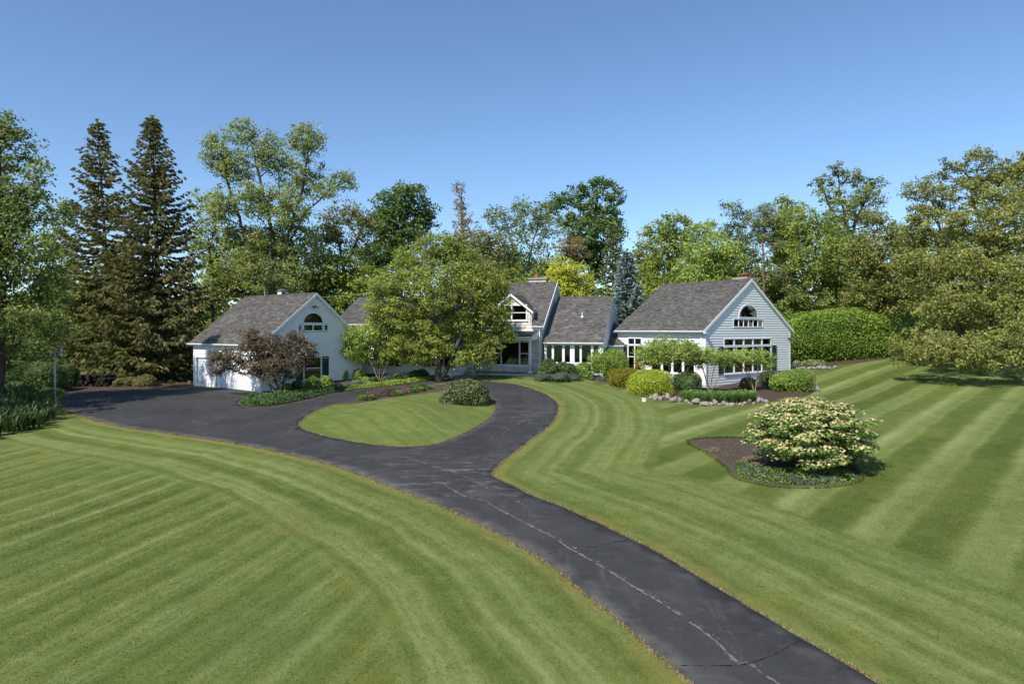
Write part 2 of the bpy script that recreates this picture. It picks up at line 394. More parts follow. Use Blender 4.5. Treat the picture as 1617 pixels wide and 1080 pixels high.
def inside(poly, x, y):
    x = np.asarray(x); y = np.asarray(y); r = np.zeros(x.shape, bool); n = len(poly)
    for i in range(n):
        x0, y0 = poly[i]; x1, y1 = poly[(i + 1) % n]
        if y0 == y1: continue
        c = ((y0 > y) != (y1 > y)) & (x < (x1 - x0) * (y - y0) / (y1 - y0) + x0)
        r ^= c
    return r
def polydist(poly, x, y, closed=True):
    d2 = np.full(np.shape(x), 1e9); n = len(poly)
    for i in range(n if closed else n - 1):
        a = poly[i]; b = poly[(i + 1) % n]; ab = b - a; L = max((ab ** 2).sum(), 1e-9)
        t = np.clip(((x - a[0]) * ab[0] + (y - a[1]) * ab[1]) / L, 0, 1)
        d2 = np.minimum(d2, (x - a[0] - t * ab[0]) ** 2 + (y - a[1] - t * ab[1]) ** 2)
    return np.sqrt(d2)
def spline(pts, step=.3, closed=True, jit=0.0, seed=1):
    P = np.asarray(pts, float); n = len(P); out = []; rr = np.random.default_rng(seed)
    for i in range(n if closed else n - 1):
        if closed: p0, p1, p2, p3 = P[(i - 1) % n], P[i], P[(i + 1) % n], P[(i + 2) % n]
        else: p0, p1, p2, p3 = P[max(i - 1, 0)], P[i], P[i + 1], P[min(i + 2, n - 1)]
        k = max(1, int(np.linalg.norm(p2 - p1) / step))
        for j in range(k):
            t = j / k
            out.append(.5 * ((2 * p1) + (-p0 + p2) * t + (2 * p0 - 5 * p1 + 4 * p2 - p3) * t * t + (-p0 + 3 * p1 - 3 * p2 + p3) * t ** 3))
    if not closed: out.append(P[-1])
    out = np.array(out)
    if jit: out = out + rr.normal(0, jit, out.shape)
    return out
def sheet(name, poly, mat, lift, holes=(), step=.5, parent=None, attrs=None, mound=0.0, skirt=.12):
    """a sheet lying on the terrain inside poly, its rim turned down into the ground"""
    rings = [poly] + list(holes)
    pts = []; edges = []
    for r in rings:
        k = len(pts); n = len(r)
        pts += [tuple(p) for p in r]; edges += [(k + i, k + (i + 1) % n) for i in range(n)]
    lo = poly.min(0); hi = poly.max(0)
    gx, gy = np.meshgrid(np.arange(lo[0], hi[0], step), np.arange(lo[1], hi[1], step))
    gx = gx.ravel() + rng.normal(0, step * .08, gx.size); gy = gy.ravel() + rng.normal(0, step * .08, gy.size)
    ok = inside(poly, gx, gy) & (polydist(poly, gx, gy) > step * .4)
    for h in holes: ok &= ~inside(h, gx, gy) & (polydist(h, gx, gy) > step * .4)
    pts += list(zip(gx[ok], gy[ok]))
    r = delaunay_2d_cdt([Vector(p) for p in pts], edges, [], 0, 1e-5)
    v2 = np.array([tuple(v) for v in r[0]]); f = np.array([t for t in r[2] if len(t) == 3])
    c = v2[f].mean(1); ok = inside(poly, c[:, 0], c[:, 1])
    for h in holes: ok &= ~inside(h, c[:, 0], c[:, 1])
    f = f[ok]
    e = polydist(poly, v2[:, 0], v2[:, 1])
    z = terr(v2[:, 0], v2[:, 1]) + lift + mound * np.clip(e / .8, 0, 1)
    V = np.column_stack([v2, z])
    # rim
    ed = {}
    for t in f:
        for a, b in ((t[0], t[1]), (t[1], t[2]), (t[2], t[0])): ed[(a, b)] = 1
    rim = [(a, b) for (a, b) in ed if (b, a) not in ed]
    ids = sorted({i for e_ in rim for i in e_}); mp = {i: len(V) + k for k, i in enumerate(ids)}
    low = V[ids].copy(); low[:, 2] -= skirt
    V2 = np.vstack([V, low])
    F = [tuple(t) for t in f] + [(b, a, mp[a]) for a, b in rim] + [(b, mp[a], mp[b]) for a, b in rim]
    A = {k: fn(V2[:, 0], V2[:, 1]) for k, fn in (attrs or {}).items()}
    return link(name, mesh_np(name, V2, np.array(F), mat, A), parent)

# ------------------------------------------------------------------ ground: drive, island, beds, lawn
DRIVE_PX = [(1033, 1028), (977, 979), (927, 939), (877, 898), (816, 859), (760, 829), (700, 800), (629, 773), (542, 740), (466, 720), (376, 701),
            (289, 688), (194, 674), (143, 662), (113, 651), (98, 640), (97, 629), (111, 620), (134, 616.5), (210, 614), (300, 611), (345, 613), (404, 620),
            (388, 628), (375, 635), (383, 642.5), (401, 645), (435, 642), (479, 633), (519, 623.5), (568, 616), (610, 612), (647, 607), (684, 600.5),
            (700, 598), (722, 600), (741, 602), (767, 603), (806, 606), (838, 614), (860, 623), (876, 633), (881, 644), (876.5, 660), (864, 675),
            (838, 694), (809, 717), (787, 734), (777, 747), (782, 755), (806, 766.5), (835, 781), (883, 800), (930, 820), (1000, 854), (1050, 880),
            (1125, 925), (1200, 970), (1250, 1000), (1310, 1035)]
dp = gpoly(DRIVE_PX)
ext_r = dp[-1] + (dp[-1] - dp[-3]) / np.linalg.norm(dp[-1] - dp[-3]) * np.array([[2.0], [4.5], [7.5]])
ext_l = dp[0] + (dp[0] - dp[2]) / np.linalg.norm(dp[0] - dp[2]) * np.array([[7.5], [4.5], [2.0]])
drive = spline(np.vstack([ext_l, dp, ext_r]), .3, True, .012, 3)
ISLAND_PX = [(471, 672), (478, 662), (497, 649), (526, 639.5), (565, 632), (600, 625), (640, 618), (668, 612), (690, 606), (712, 606), (735, 609), (757, 616),
             (772, 628), (781, 640), (782, 647), (774, 659), (754, 673), (729, 686), (693, 700), (664, 705), (626, 706), (581, 702), (539, 695), (507, 688), (481, 680)]
island = spline(gpoly(ISLAND_PX), .3, True, .012, 4)
def drive_dist(x, y):
    return np.minimum(polydist(drive, x, y), polydist(island, x, y))
FORK = ground(720, 745)
def scuff(x, y):
    a = np.exp(-(((x - FORK[0]) / 3.2) ** 2 + ((y - FORK[1]) / 2.6) ** 2))
    p2 = ground(835, 655); b = np.exp(-(((x - p2[0]) / 1.7) ** 2 + ((y - p2[1]) / 4.0) ** 2))
    return np.clip(a + .8 * b, 0, 1)
driveway = sheet('driveway', drive, M['asphalt'], .02, [island], .5, None, {'dd': drive_dist, 'scuff': scuff}, skirt=.06)
tag(driveway, 'dark asphalt driveway forking round an oval lawn island', 'driveway', kind='structure')

def ribbon(name, pts_px, w, mat, seed, parent, lift=.026, gap=.12, branch=.0):
    rr = np.random.default_rng(seed)
    P = spline(gpoly(pts_px), .045, False); P = P + np.cumsum(rr.normal(0, .006, P.shape), 0) * .6 + rr.normal(0, .006, P.shape)
    d = np.gradient(P, axis=0); d /= np.linalg.norm(d, axis=1)[:, None] + 1e-9; nn = np.column_stack([-d[:, 1], d[:, 0]])
    wv = w * np.clip(.62 + .75 * np.convolve(rr.normal(0, 1, len(P)), np.ones(3) / 3, 'same')[:len(P)], .05, 2.2)
    L = P + nn * wv[:, None]; R = P - nn * (wv * rr.uniform(.5, 1.1, len(P)))[:, None]
    V = np.vstack([L, R]); z = terr(V[:, 0], V[:, 1]) + lift
    F = [(i, i + 1, len(P) + i + 1, len(P) + i) for i in range(len(P) - 1) if rr.random() > gap]
    return link(name, mesh_np(name, np.column_stack([V, z]), F, mat), parent)
SEAM = [(700, 765), (735, 785), (762, 790), (795, 808), (845, 833), (880, 850), (903, 866), (918, 873), (960, 897), (1005, 925), (1050, 953), (1095, 983), (1135, 1013), (1162, 1040), (1172, 1048)]
for k_ in range(3): ribbon('crack', [(x_ + (0, 2, -2)[k_], y_ + (0, 1, -1)[k_]) for x_, y_ in SEAM], (.034, .016, .014)[k_], M['crack'], 1 + 50 * k_, driveway, .026 + .002 * k_, (.03, .5, .6)[k_])
ribbon('crack', [(1186, 1050), (1205, 1066), (1235, 1085)], .035, M['crack'], 2, driveway)
ribbon('crack', [(862, 876), (893, 870), (912, 867), (940, 864), (965, 858), (990, 853)], .014, M['crack_dark'], 3, driveway, .027)
ribbon('crack', [(898, 870), (912, 866.5), (925, 868)], .06, M['crack'], 4, driveway, .029, .3)
ribbon('crack', [(1075, 1052), (1120, 1052), (1172, 1050), (1200, 1042), (1225, 1030), (1262, 1011)], .016, M['crack_dark'], 5, driveway, .027)
ribbon('crack', [(1164, 1052), (1172, 1050), (1180, 1048)], .04, M['crack'], 6, driveway, .029, .2)
ribbon('crack', [(628, 768), (650, 766), (690, 764), (730, 758), (765, 758)], .03, M['crack'], 7, driveway, .027, .35)
ribbon('crack', [(458, 714), (480, 708), (505, 702), (522, 699)], .03, M['crack'], 8, driveway, .027, .35)
ribbon('crack', [(620, 718), (650, 725), (680, 735), (720, 748), (745, 758)], .03, M['crack'], 9, driveway, .027, .4)
ribbon('crack', [(285, 685), (298, 682), (305, 680), (325, 680)], .07, M['crack'], 10, driveway, .027, .35)
ribbon('crack', [(310, 645), (335, 650), (355, 651), (375, 650)], .035, M['crack'], 11, driveway, .027, .3)
ribbon('crack', [(298, 664), (315, 668), (333, 672)], .03, M['crack'], 12, driveway, .027, .3)
ribbon('crack', [(420, 662), (445, 667), (470, 671)], .03, M['crack'], 13, driveway, .027, .2)
ribbon('crack', [(845, 640), (835, 655), (822, 668), (800, 680), (790, 690)], .035, M['crack'], 14, driveway, .027, .45)
ribbon('crack', [(870, 640), (865, 655), (850, 672)], .03, M['crack'], 15, driveway, .027, .5)
ribbon('crack', [(745, 760), (770, 772), (790, 780), (830, 800)], .03, M['crack'], 16, driveway, .028, .4)

BED_V = spline(gpoly([(1088, 700), (1095, 695), (1130, 692), (1175, 692), (1240, 697), (1300, 712), (1345, 735), (1359, 753), (1350, 762), (1320, 768), (1280, 770.5), (1230, 769),
                      (1185, 762), (1160, 753), (1148, 738), (1120, 718)]), .25)
BED_G = spline(gpoly([(383, 642), (401, 644.5), (435, 641.5), (479, 632.5), (519, 623), (568, 615.5), (610, 611.5), (647, 606.5), (684, 600), (690, 596), (660, 592), (600, 594), (560, 598), (500, 604), (440, 613), (409, 620), (390, 629), (376, 635)]), .25)
BED_R = spline(gpoly([(905, 597), (940, 602), (965, 606), (990, 616), (1010, 625), (1040, 631), (1075, 634), (1120, 640), (1165, 640), (1200, 636), (1240, 632), (1275, 625), (1287, 614), (1275, 600), (1235, 590), (1180, 600), (1115, 612), (1060, 598), (1000, 588), (950, 588), (915, 590), (885, 592)]), .3)
BED_H = spline(gpoly([(1246, 579), (1270, 584), (1300, 583.5), (1318, 580), (1300, 575), (1270, 571), (1248, 571)]), .3)
BED_HEDGE = spline(gpoly([(1240, 586), (1300, 579), (1380, 570), (1440, 560), (1440, 556), (1380, 563), (1300, 572), (1240, 577)]), .4)
BED_I = spline(gpoly([(526, 638), (565, 631.5), (600, 625.5), (640, 619), (668, 612.5), (690, 607.5), (712, 608), (733, 612), (700, 618), (660, 622.5), (610, 629), (560, 637.5)]), .25)
BED_L = spline(gpoly([(100, 622), (130, 617.5), (210, 615.3), (298, 612.2), (300, 603), (210, 603), (140, 602), (110, 610)]), .4)
def pbed(poly, mat, label, mound=.05, lift=.012):
    o = sheet('planting_bed', poly, mat, lift, (), .3, None, None, mound); tag(o, label, 'planting bed', kind='structure'); return o
pbed(BED_V, M['soil'], 'kidney shaped bed of dark soil under the cream flowering viburnum', -.02, .035)
pbed(BED_G, M['mulch'], 'curved planting bed along the garage gable and the drive')
pbed(BED_R, M['mulch'], 'mulched planting bed round the right wing behind the border stones')
pbed(BED_H, M['mulch'], 'small hosta bed at the back corner of the right wing')
pbed(BED_HEDGE, M['mulch'], 'strip of bare mulch at the foot of the tall hedge')
pbed(BED_I, M['soil'], 'narrow flower bed along the back of the lawn island')
pbed(BED_L, M['mulch'], 'needle strewn strip under the spruces beside the drive')
BEDS = [BED_V, BED_G, BED_R, BED_H, BED_HEDGE, BED_I, BED_L]

left_line = drive[: len(drive) // 3]
def side_of(x, y):
    # 0: lawn left of the drive, 1: lawn right of it
    a = ground(780, 790)[:2]; b = ground(1240, 1060)[:2]
    dxy = a - b; nrm = np.array([dxy[1], -dxy[0]]) / np.linalg.norm(dxy)
    s = (x - b[0]) * nrm[0] + (y - b[1]) * nrm[1]
    far = np.array(y) > a[1]
    s = np.where(far, np.asarray(x) - a[0] + 0.5, s)
    return np.clip(.5 + s * .5, 0, 1)
def axis(a, b, step, far_lo, far_hi):
    core = list(np.arange(a, b + 1e-6, step)); lo = []; v = a; s = step
    while v > far_lo: s *= 1.35; v -= s; lo.append(v)
    hi = []; v = core[-1]; s = step
    while v < far_hi: s *= 1.35; v += s; hi.append(v)
    return np.array(lo[::-1] + core + hi)
ax_ = axis(-36, 46, .28, -2500, 2500); ay_ = axis(8, 74, .28, -300, 4000)
gx, gy = np.meshgrid(ax_, ay_); sh = gx.shape; gx = gx.ravel(); gy = gy.ravel()
gz = terr(gx, gy)
nx, ny = len(ax_), len(ay_)
ii = (np.arange(ny - 1)[:, None] * nx + np.arange(nx - 1)[None]).ravel()
LF = np.column_stack([ii, ii + 1, ii + nx + 1, ii + nx])
dd = drive_dist(gx, gy); dd = np.where(inside(island, gx, gy), dd + 6.5, dd)
bedd = np.minimum(polydist(BED_V, gx, gy), 1e9)
inb = inside(drive, gx, gy) & ~inside(island, gx, gy)
gz = np.where(inb & (dd > .4), gz - .06, gz)
lawn = link('lawn', mesh_np('lawn', np.column_stack([gx, gy, gz]), LF, M['lawn'], {'dd': dd, 'side': side_of(gx, gy), 'blade': np.zeros(len(gx)), 'isl': inside(island, gx, gy).astype(float)}, smooth=True))
tag(lawn, 'striped mown lawn sloping up to the house', 'lawn', kind='structure')

# grass blades: near lawn, the rims of the drive and of the viburnum bed
def blades(name, x, y, h, w, seed, blade, label, mat=None, droop=.5):
    rr = np.random.default_rng(seed); n = len(x)
    z = terr(x, y); a = rr.uniform(0, 2 * math.pi, n); hh = h * rr.uniform(.6, 1.3, n)
    dx, dy = np.cos(a) * w, np.sin(a) * w
    lx, ly = rr.normal(0, droop, n) * hh, rr.normal(0, droop, n) * hh
    V = np.empty((n, 3, 3)); V[:, 0] = np.column_stack([x - dx, y - dy, z - .004]); V[:, 1] = np.column_stack([x + dx, y + dy, z - .004])
    V[:, 2] = np.column_stack([x + lx, y + ly, z + hh])
    F = np.arange(n * 3).reshape(n, 3)
    xx = V[:, :, 0].ravel(); yy = V[:, :, 1].ravel()
    A = {'dd': drive_dist(xx, yy), 'side': side_of(xx, yy), 'blade': np.repeat(blade, 3), 'isl': np.zeros(n * 3)}
    o = link(name, mesh_np(name, V.reshape(-1, 3), F, mat or M['lawn'], A)); tag(o, label, 'grass', kind='stuff'); return o
def free(x, y):
    ok = ~(inside(drive, x, y) & ~inside(island, x, y))
    for b in BEDS: ok &= ~inside(b, x, y)
    return ok
NB = 260000
yb = np.sqrt(rng.uniform(10.5 ** 2, 30 ** 2, NB)) ; yb = 10.5 + (yb - 10.5) * rng.uniform(.55, 1, NB)
xb = rng.uniform(-.77, .77, NB) * yb
ok = free(xb, yb); xb, yb = xb[ok], yb[ok]
blades('grass', xb, yb, .022, .009, 5, rng.normal(0.04, .12, len(xb)), 'short grass blades of the near lawn', droop=1.7)
def rim(poly, n, lo, hi, seed, closed=True):
    rr = np.random.default_rng(seed); i = rr.integers(0, len(poly), n); t = rr.random(n)
    a = poly[i]; b = poly[(i + 1) % len(poly)]; p = a + (b - a) * t[:, None]; d = b - a; d /= np.linalg.norm(d, axis=1)[:, None] + 1e-9
    o = rr.uniform(lo, hi, n)
    return p[:, 0] - d[:, 1] * o, p[:, 1] + d[:, 0] * o
M['dry'] = leaf_mat('dry_grass', (.17, .125, .055), (.27, .20, .09), (.37, .29, .15), .2, k=1.05)
def dry_rim(poly, n, seed, label, lo=-.03, hi=.09):
    x, y = rim(poly, n, -hi, hi, seed); ok = free(x, y)
    for b in (BED_G, BED_I): ok &= polydist(b, x, y) > .25
    x, y = x[ok], y[ok]
    rr = np.random.default_rng(seed + 1)
    n_ = len(x); z = terr(x, y); a = rr.uniform(0, 6.28, n_); w = .014; h = rr.uniform(.03, .075, n_)
    V = np.empty((n_, 3, 3)); V[:, 0] = np.column_stack([x - np.cos(a) * w, y - np.sin(a) * w, z]); V[:, 1] = np.column_stack([x + np.cos(a) * w, y + np.sin(a) * w, z])
    V[:, 2] = np.column_stack([x + rr.normal(0, .03, n_), y + rr.normal(0, .03, n_), z + h])
    o = link('dry_grass', mesh_np('dry_grass', V.reshape(-1, 3), np.arange(n_ * 3).reshape(-1, 3), M['dry'], None, {'tint': rr.uniform(0, 1, n_)}))
    tag(o, label, 'dry grass', kind='stuff')
dry_rim(drive, 42000, 21, 'straw coloured grass edge along the outside of the drive')
dry_rim(island, 16000, 22, 'straw coloured grass edge round the lawn island')
# fallen petals and clippings on the near lawn
n_ = 900
y = rng.uniform(11, 34, n_); x = rng.uniform(-.75, .75, n_) * y; ok = free(x, y); x, y = x[ok], y[ok]; z = terr(x, y) + .03
V = np.empty((len(x), 3, 3)); a = rng.uniform(0, 6.28, len(x)); r_ = rng.uniform(.012, .028, len(x))
for k in range(3): V[:, k] = np.column_stack([x + r_ * np.cos(a + k * 2.1), y + r_ * np.sin(a + k * 2.1), z + rng.uniform(0, .015, len(x))])
o = link('fallen_petals', mesh_np('fallen_petals', V.reshape(-1, 3), np.arange(len(x) * 3).reshape(-1, 3), M['dry'], None, {'tint': rng.uniform(.4, 1, len(x))}))
tag(o, 'pale fallen petals and seeds scattered over the lawn', 'petals', kind='stuff')
# grass lip round the viburnum bed
x, y = rim(BED_V, 16000, -.1, .1, 31); ok = ~inside(BED_V, x, y); x, y = x[ok], y[ok]
blades('grass', x, y, .09, .012, 32, rng.normal(-.05, .14, len(x)), 'grass lip cut round the viburnum bed')

walk = sheet('front_walk', spline(gpoly([(690, 600.5), (703, 599), (725, 597.5), (738, 596), (752, 595), (752, 592.5), (736, 592.5), (715, 593.5), (700, 595)]), .25), M['walk'], .035, (), .4)
tag(walk, 'pale concrete walk leading from the drive to the porch', 'path', kind='structure')

# ------------------------------------------------------------------ the house
HR = empty('house', (2.0, 55.0, 0.6))
tag(HR, 'long white clapboard house with grey shingled roofs and a cream stone entrance', 'house')

def siding(fr, name, z0, z1, lr, openings=(), expo=.19, mat=None, back=True, room='dark_room', backd=.45):
    """boards between the outline lr(z)->(t0,t1), cut round the openings (t0,t1,z0,z1)"""
    wall = MB()
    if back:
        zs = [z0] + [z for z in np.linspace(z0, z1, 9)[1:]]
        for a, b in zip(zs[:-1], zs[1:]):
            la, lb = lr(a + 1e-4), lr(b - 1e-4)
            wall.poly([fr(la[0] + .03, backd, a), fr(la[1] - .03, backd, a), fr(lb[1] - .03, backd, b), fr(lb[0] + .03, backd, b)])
    w = wall.build(name, M[room], HR)  # dark backing sheet, coloured to read as dim rooms behind the openings
    z = z0
    while z < z1 - .02:
        zt = min(z + expo, z1)
        brk = sorted({z, zt} | {q for o in openings for q in (o[2], o[3]) if z + .012 < q < zt - .012})
        for za, zb in zip(brk[:-1], brk[1:]):
            a, b = lr(za + 1e-4), lr(zb - 1e-4); oa = -.04 + .034 * (za - z) / expo; ob = -.04 + .034 * (zb - z) / expo
            if b[1] - b[0] < .04: b = ((b[0] + b[1]) / 2 - .02, (b[0] + b[1]) / 2 + .02)
            zm = (za + zb) / 2
            cuts = sorted([(o[0], o[1]) for o in openings if o[2] < zm < o[3]])
            segs = []; cur = None
            for o in cuts:
                segs.append((cur, o[0])); cur = o[1]
            segs.append((cur, None))
            for s0, s1 in segs:
                bl, br = a[0] if s0 is None else s0, a[1] if s1 is None else s1
                tl, tr = b[0] if s0 is None else s0, b[1] if s1 is None else s1
                if br - bl < .03 and tr - tl < .03: continue
                m = MB()
                m.poly([fr(bl, oa, za), fr(br, oa, za), fr(tr, ob, zb), fr(tl, ob, zb)])
                m.poly([fr(bl, 0.03, za), fr(br, 0.03, za), fr(br, oa, za), fr(bl, oa, za)])
                m.poly([fr(bl, 0.03, za), fr(bl, oa, za), fr(tl, ob, zb), fr(tl, .03, zb)])
                m.poly([fr(br, oa, za), fr(br, .03, za), fr(tr, .03, zb), fr(tr, ob, zb)])
                m.poly([fr(br, .03, za), fr(bl, .03, za), fr(tl, .03, zb), fr(tr, .03, zb)])
                m.build('siding_board', mat or M['siding'], w)
        z = zt
    return w
def gable_lr(t0, t1, ze, zr, inset=0.0):
    tm = (t0 + t1) / 2
    def f(z):
        if z <= ze: return (t0, t1)
        k = (z - ze) / (zr - ze)
        return (t0 + (tm - t0) * k, t1 + (tm - t1) * k)
    return f
def box_part(name, fr, dims, mat, parent=None):
    m = MB(); m.box(fr, *dims); return m.build(name, mat, parent or HR)
def window(fr, t0, t1, z0, z1, cols=(1,), rails=(), curtain=None, casing=.09, sill=True, mullion=.08, proud=.05, name='window', bars=()):
    """frame with mullions and rails; the panes are sub-parts"""
    m = MB(); d0, d1 = -proud, .06
    m.box(fr, t0 - casing, t0, d0, d1, z0 - casing, z1 + casing); m.box(fr, t1, t1 + casing, d0, d1, z0 - casing, z1 + casing)
    m.box(fr, t0, t1, d0 - .012, d1, z1, z1 + casing); m.box(fr, t0, t1, d0 - .012, d1, z0 - casing, z0)
    if sill: m.box(fr, t0 - casing - .04, t1 + casing + .04, d0 - .06, -.03, z0 - casing - .05, z0 - casing)
    tot = sum(cols); x = t0; panes = []
    for i, c in enumerate(cols):
        w = (t1 - t0) * c / tot; a, b = x, x + w
        if i > 0: m.box(fr, x - mullion / 2, x + mullion / 2, d0 + .008, d1, z0, z1); a += mullion / 2
        if i < len(cols) - 1: b -= mullion / 2
        zs = [z0] + list(rails) + [z1]
        for j in range(len(zs) - 1):
            za, zb = zs[j], zs[j + 1]
            if j > 0: za += .03
            if j < len(zs) - 2: zb -= .03
            panes.append((a, b, za, zb))
        for r in rails: m.box(fr, a, b, d0 + .016, d1, r - .03, r + .03)
        x += w
    W = m.build(name, M['trim'], HR)
    for a, b, za, zb in panes:
        p = MB(); p.box(fr, a + .002, b - .002, .0, .012, za + .002, zb - .002); p.build('pane', M['glass'], W)
    if curtain:
        for (a, b) in curtain:
            c = MB(); n = max(4, int((b - a) / .09)); zz0, zz1 = z0, z1
            for k in range(n):
                ta, tb = a + (b - a) * k / n, a + (b - a) * (k + 1) / n
                da, db = .2 + .03 * (k % 2), .2 + .03 * ((k + 1) % 2)
                c.poly([fr(ta, da, zz0), fr(tb, db, zz0), fr(tb, db, zz1), fr(ta, da, zz1)])
            c.build('curtain', M['curtain'], W)
    return W
def arch_window(fr, tc, rw, z0, h, casing=.1, bars=0):
    m = MB(); n = 20; inner = []; outer = []
    for i in range(n + 1):
        a = math.pi * i / n
        inner.append((tc + rw * math.cos(a), z0 + h * math.sin(a))); outer.append((tc + (rw + casing) * math.cos(a), z0 + (h + casing) * math.sin(a)))
    for i in range(n):
        (a0, b0), (a1, b1) = inner[i], inner[i + 1]; (c0, e0), (c1, e1) = outer[i], outer[i + 1]
        m.hexa([fr(a0, -.06, b0), fr(c0, -.06, e0), fr(c0, .05, e0), fr(a0, .05, b0), fr(a1, -.06, b1), fr(c1, -.06, e1), fr(c1, .05, e1), fr(a1, .05, b1)])
    m.box(fr, tc - rw - casing, tc + rw + casing, -.075, .05, z0 - casing, z0)
    W = m.build('arched_window', M['trim'], HR)
    p = MB(); p.poly([fr(t, -.028, z) for t, z in inner]); p.build('pane', M['glass'], W)
    b = MB(); b.poly([fr(t, .16, z) for t, z in inner]); b.build('dark_backing', M['dark_room'], W)  # dark sheet behind the arch, standing for the unlit room
    return W
def roof(name, A, B, C, D, thick=.14, tab=.30, expo=.15, seed=1, fascia=True):
    """A-B eave (left to right as seen from outside), C above B, D above A; deck plus laid shingles"""
    A, B, C, D = (np.array(p, float) for p in (A, B, C, D))
    nrm = np.cross(B - A, D - A); nrm /= np.linalg.norm(nrm)
    if nrm[2] < 0: nrm = -nrm
    m = MB(); dn = -nrm * thick
    m.hexa([A + dn, B + dn, C + dn, D + dn, A, B, C, D]); deck = m.build(name, M['trim'], HR)
    rr = np.random.default_rng(seed); L = max(np.linalg.norm(D - A), np.linalg.norm(C - B)); nr = max(2, int(L / expo))
    V = []; T = []
    for r in range(nr):
        v0, v1 = r / nr, (r + 1) / nr * 1.0
        wlen = np.linalg.norm((B - A) * (1 - v0) + (C - D) * v0)
        if wlen < .1: continue
        k = max(1, int(wlen / tab)); off = rr.random() / max(k, 1)
        us = np.concatenate([[0], np.clip((np.arange(k) + .5 + rr.uniform(-.18, .18, k)) / k + off - .5 / k, 0.004, .996), [1]]); us = np.unique(us)
        u0, u1 = us[:-1], us[1:]
        def P(u, v): return (A[None] * (1 - u)[:, None] + B[None] * u[:, None]) * (1 - v) + (D[None] * (1 - u)[:, None] + C[None] * u[:, None]) * v
        up = rr.uniform(.016, .032, len(u0))[:, None] * nrm; lowt = nrm * .004
        p0, p1 = P(u0 + .0008, v0), P(u1 - .0008, v0); q0, q1 = P(u0 + .0008, v1), P(u1 - .0008, v1)
        t = np.clip(rr.normal(.46, .2, len(u0)), 0, 1)
        V += [np.stack([p0 + up, p1 + up, q1 + lowt, q0 + lowt], 1), np.stack([p0, p1, p1 + up, p0 + up], 1)]; T += [t, t * .8]
    V = np.concatenate(V); T = np.concatenate(T)
    o = link('shingles', mesh_np('shingles', V.reshape(-1, 3), np.arange(len(V) * 4).reshape(-1, 4), M['shingle'], None, {'tint': T}), deck)
    o['kind'] = 'stuff'
    return deck
def ridge_cap(P, Q, parent, r=.11):
    P = np.array(P, float); Q = np.array(Q, float); L = np.linalg.norm(Q - P); n = int(L / .28); d = (Q - P) / L
    s = np.array([-d[1], d[0], 0]); s /= np.linalg.norm(s); V = []; T = []
    for i in range(n):
        a = P + d * L * i / n; b = P + d * L * (i + 1) / n
        for sg in (-1, 1):
            V.append([a + s * sg * r + (0, 0, -.04), b + s * sg * r + (0, 0, -.05), b + (0, 0, .035), a + (0, 0, .05)]); T.append(random.random() * .6)
    o = link('ridge_cap', mesh_np('ridge_cap', np.array(V).reshape(-1, 3), np.arange(len(V) * 4).reshape(-1, 4), M['shingle'], None, {'tint': T}), parent)
    o['kind'] = 'stuff'
def gutter(P, Q, w=.12):
    P = np.array(P, float); Q = np.array(Q, float); d = (Q - P) / np.linalg.norm(Q - P)
    fr = Fr(P[0], P[1], math.atan2(d[1], d[0])); L = np.linalg.norm((Q - P)[:2]); z = P[2]
    m = MB(); n = 5
    prof = [(0, .0), (0, -.10), (-.07, -.11), (-.115, -.06), (-.12, .01), (-.10, .012), (-.095, -.05), (-.06, -.09), (-.012, -.085), (-.012, 0)]
    for (d0, z0), (d1, z1) in zip(prof, prof[1:] + prof[:1]):
        m.poly([fr(0, d0, z + z0), fr(L, d0, z + z0), fr(L, d1, z + z1), fr(0, d1, z + z1)])
    m.poly([fr(0, a, z + b) for a, b in prof[:5]]); m.poly([fr(L, a, z + b) for a, b in prof[:5]])
    return m.build('gutter', M['trim'], HR)
def rake(fr, ta, za, tb, zb, d0=-.33, d1=-.27, w=.22):
    m = MB(); m.hexa([fr(ta, d0, za - w), fr(tb, d0, zb - w), fr(tb, d1, zb - w), fr(ta, d1, za - w), fr(ta, d0, za), fr(tb, d0, zb), fr(tb, d1, zb), fr(ta, d1, za)])
    return m.build('rake_board', M['trim'], HR)
def downspout(fr, t, d, z0, z1, top=None):
    m = MB(); m.box(fr, t - .04, t + .04, d - .08, d, z0, z1)
    if top: m.hexa([fr(t - .04, d - .08, z1), fr(t + .04, d - .08, z1), fr(t + .04, d, z1), fr(t - .04, d, z1)] + [fr(t - .04, d - top, z1 + .28), fr(t + .04, d - top, z1 + .28), fr(t + .04, d - top + .08, z1 + .28), fr(t - .04, d - top + .08, z1 + .28)])
    return m.build('downspout', M['trim'], HR)
def shutter(fr, t0, t1, z0, z1):
    m = MB(); m.box(fr, t0, t0 + .06, -.075, -.028, z0, z1); m.box(fr, t1 - .06, t1, -.075, -.028, z0, z1)
    m.box(fr, t0 + .06, t1 - .06, -.072, -.028, z0, z0 + .09); m.box(fr, t0 + .06, t1 - .06, -.072, -.028, z1 - .09, z1)
    S = m.build('shutter', M['shutter'], HR); l = MB(); n = int((z1 - z0 - .18) / .07)
    for i in range(n):
        z = z0 + .09 + i * .07
        l.poly([fr(t0 + .06, -.066, z), fr(t1 - .06, -.066, z), fr(t1 - .06, -.036, z + .07), fr(t0 + .06, -.036, z + .07)])
    o = l.build('louvres', M['shutter'], S); o['kind'] = 'stuff'
    return S
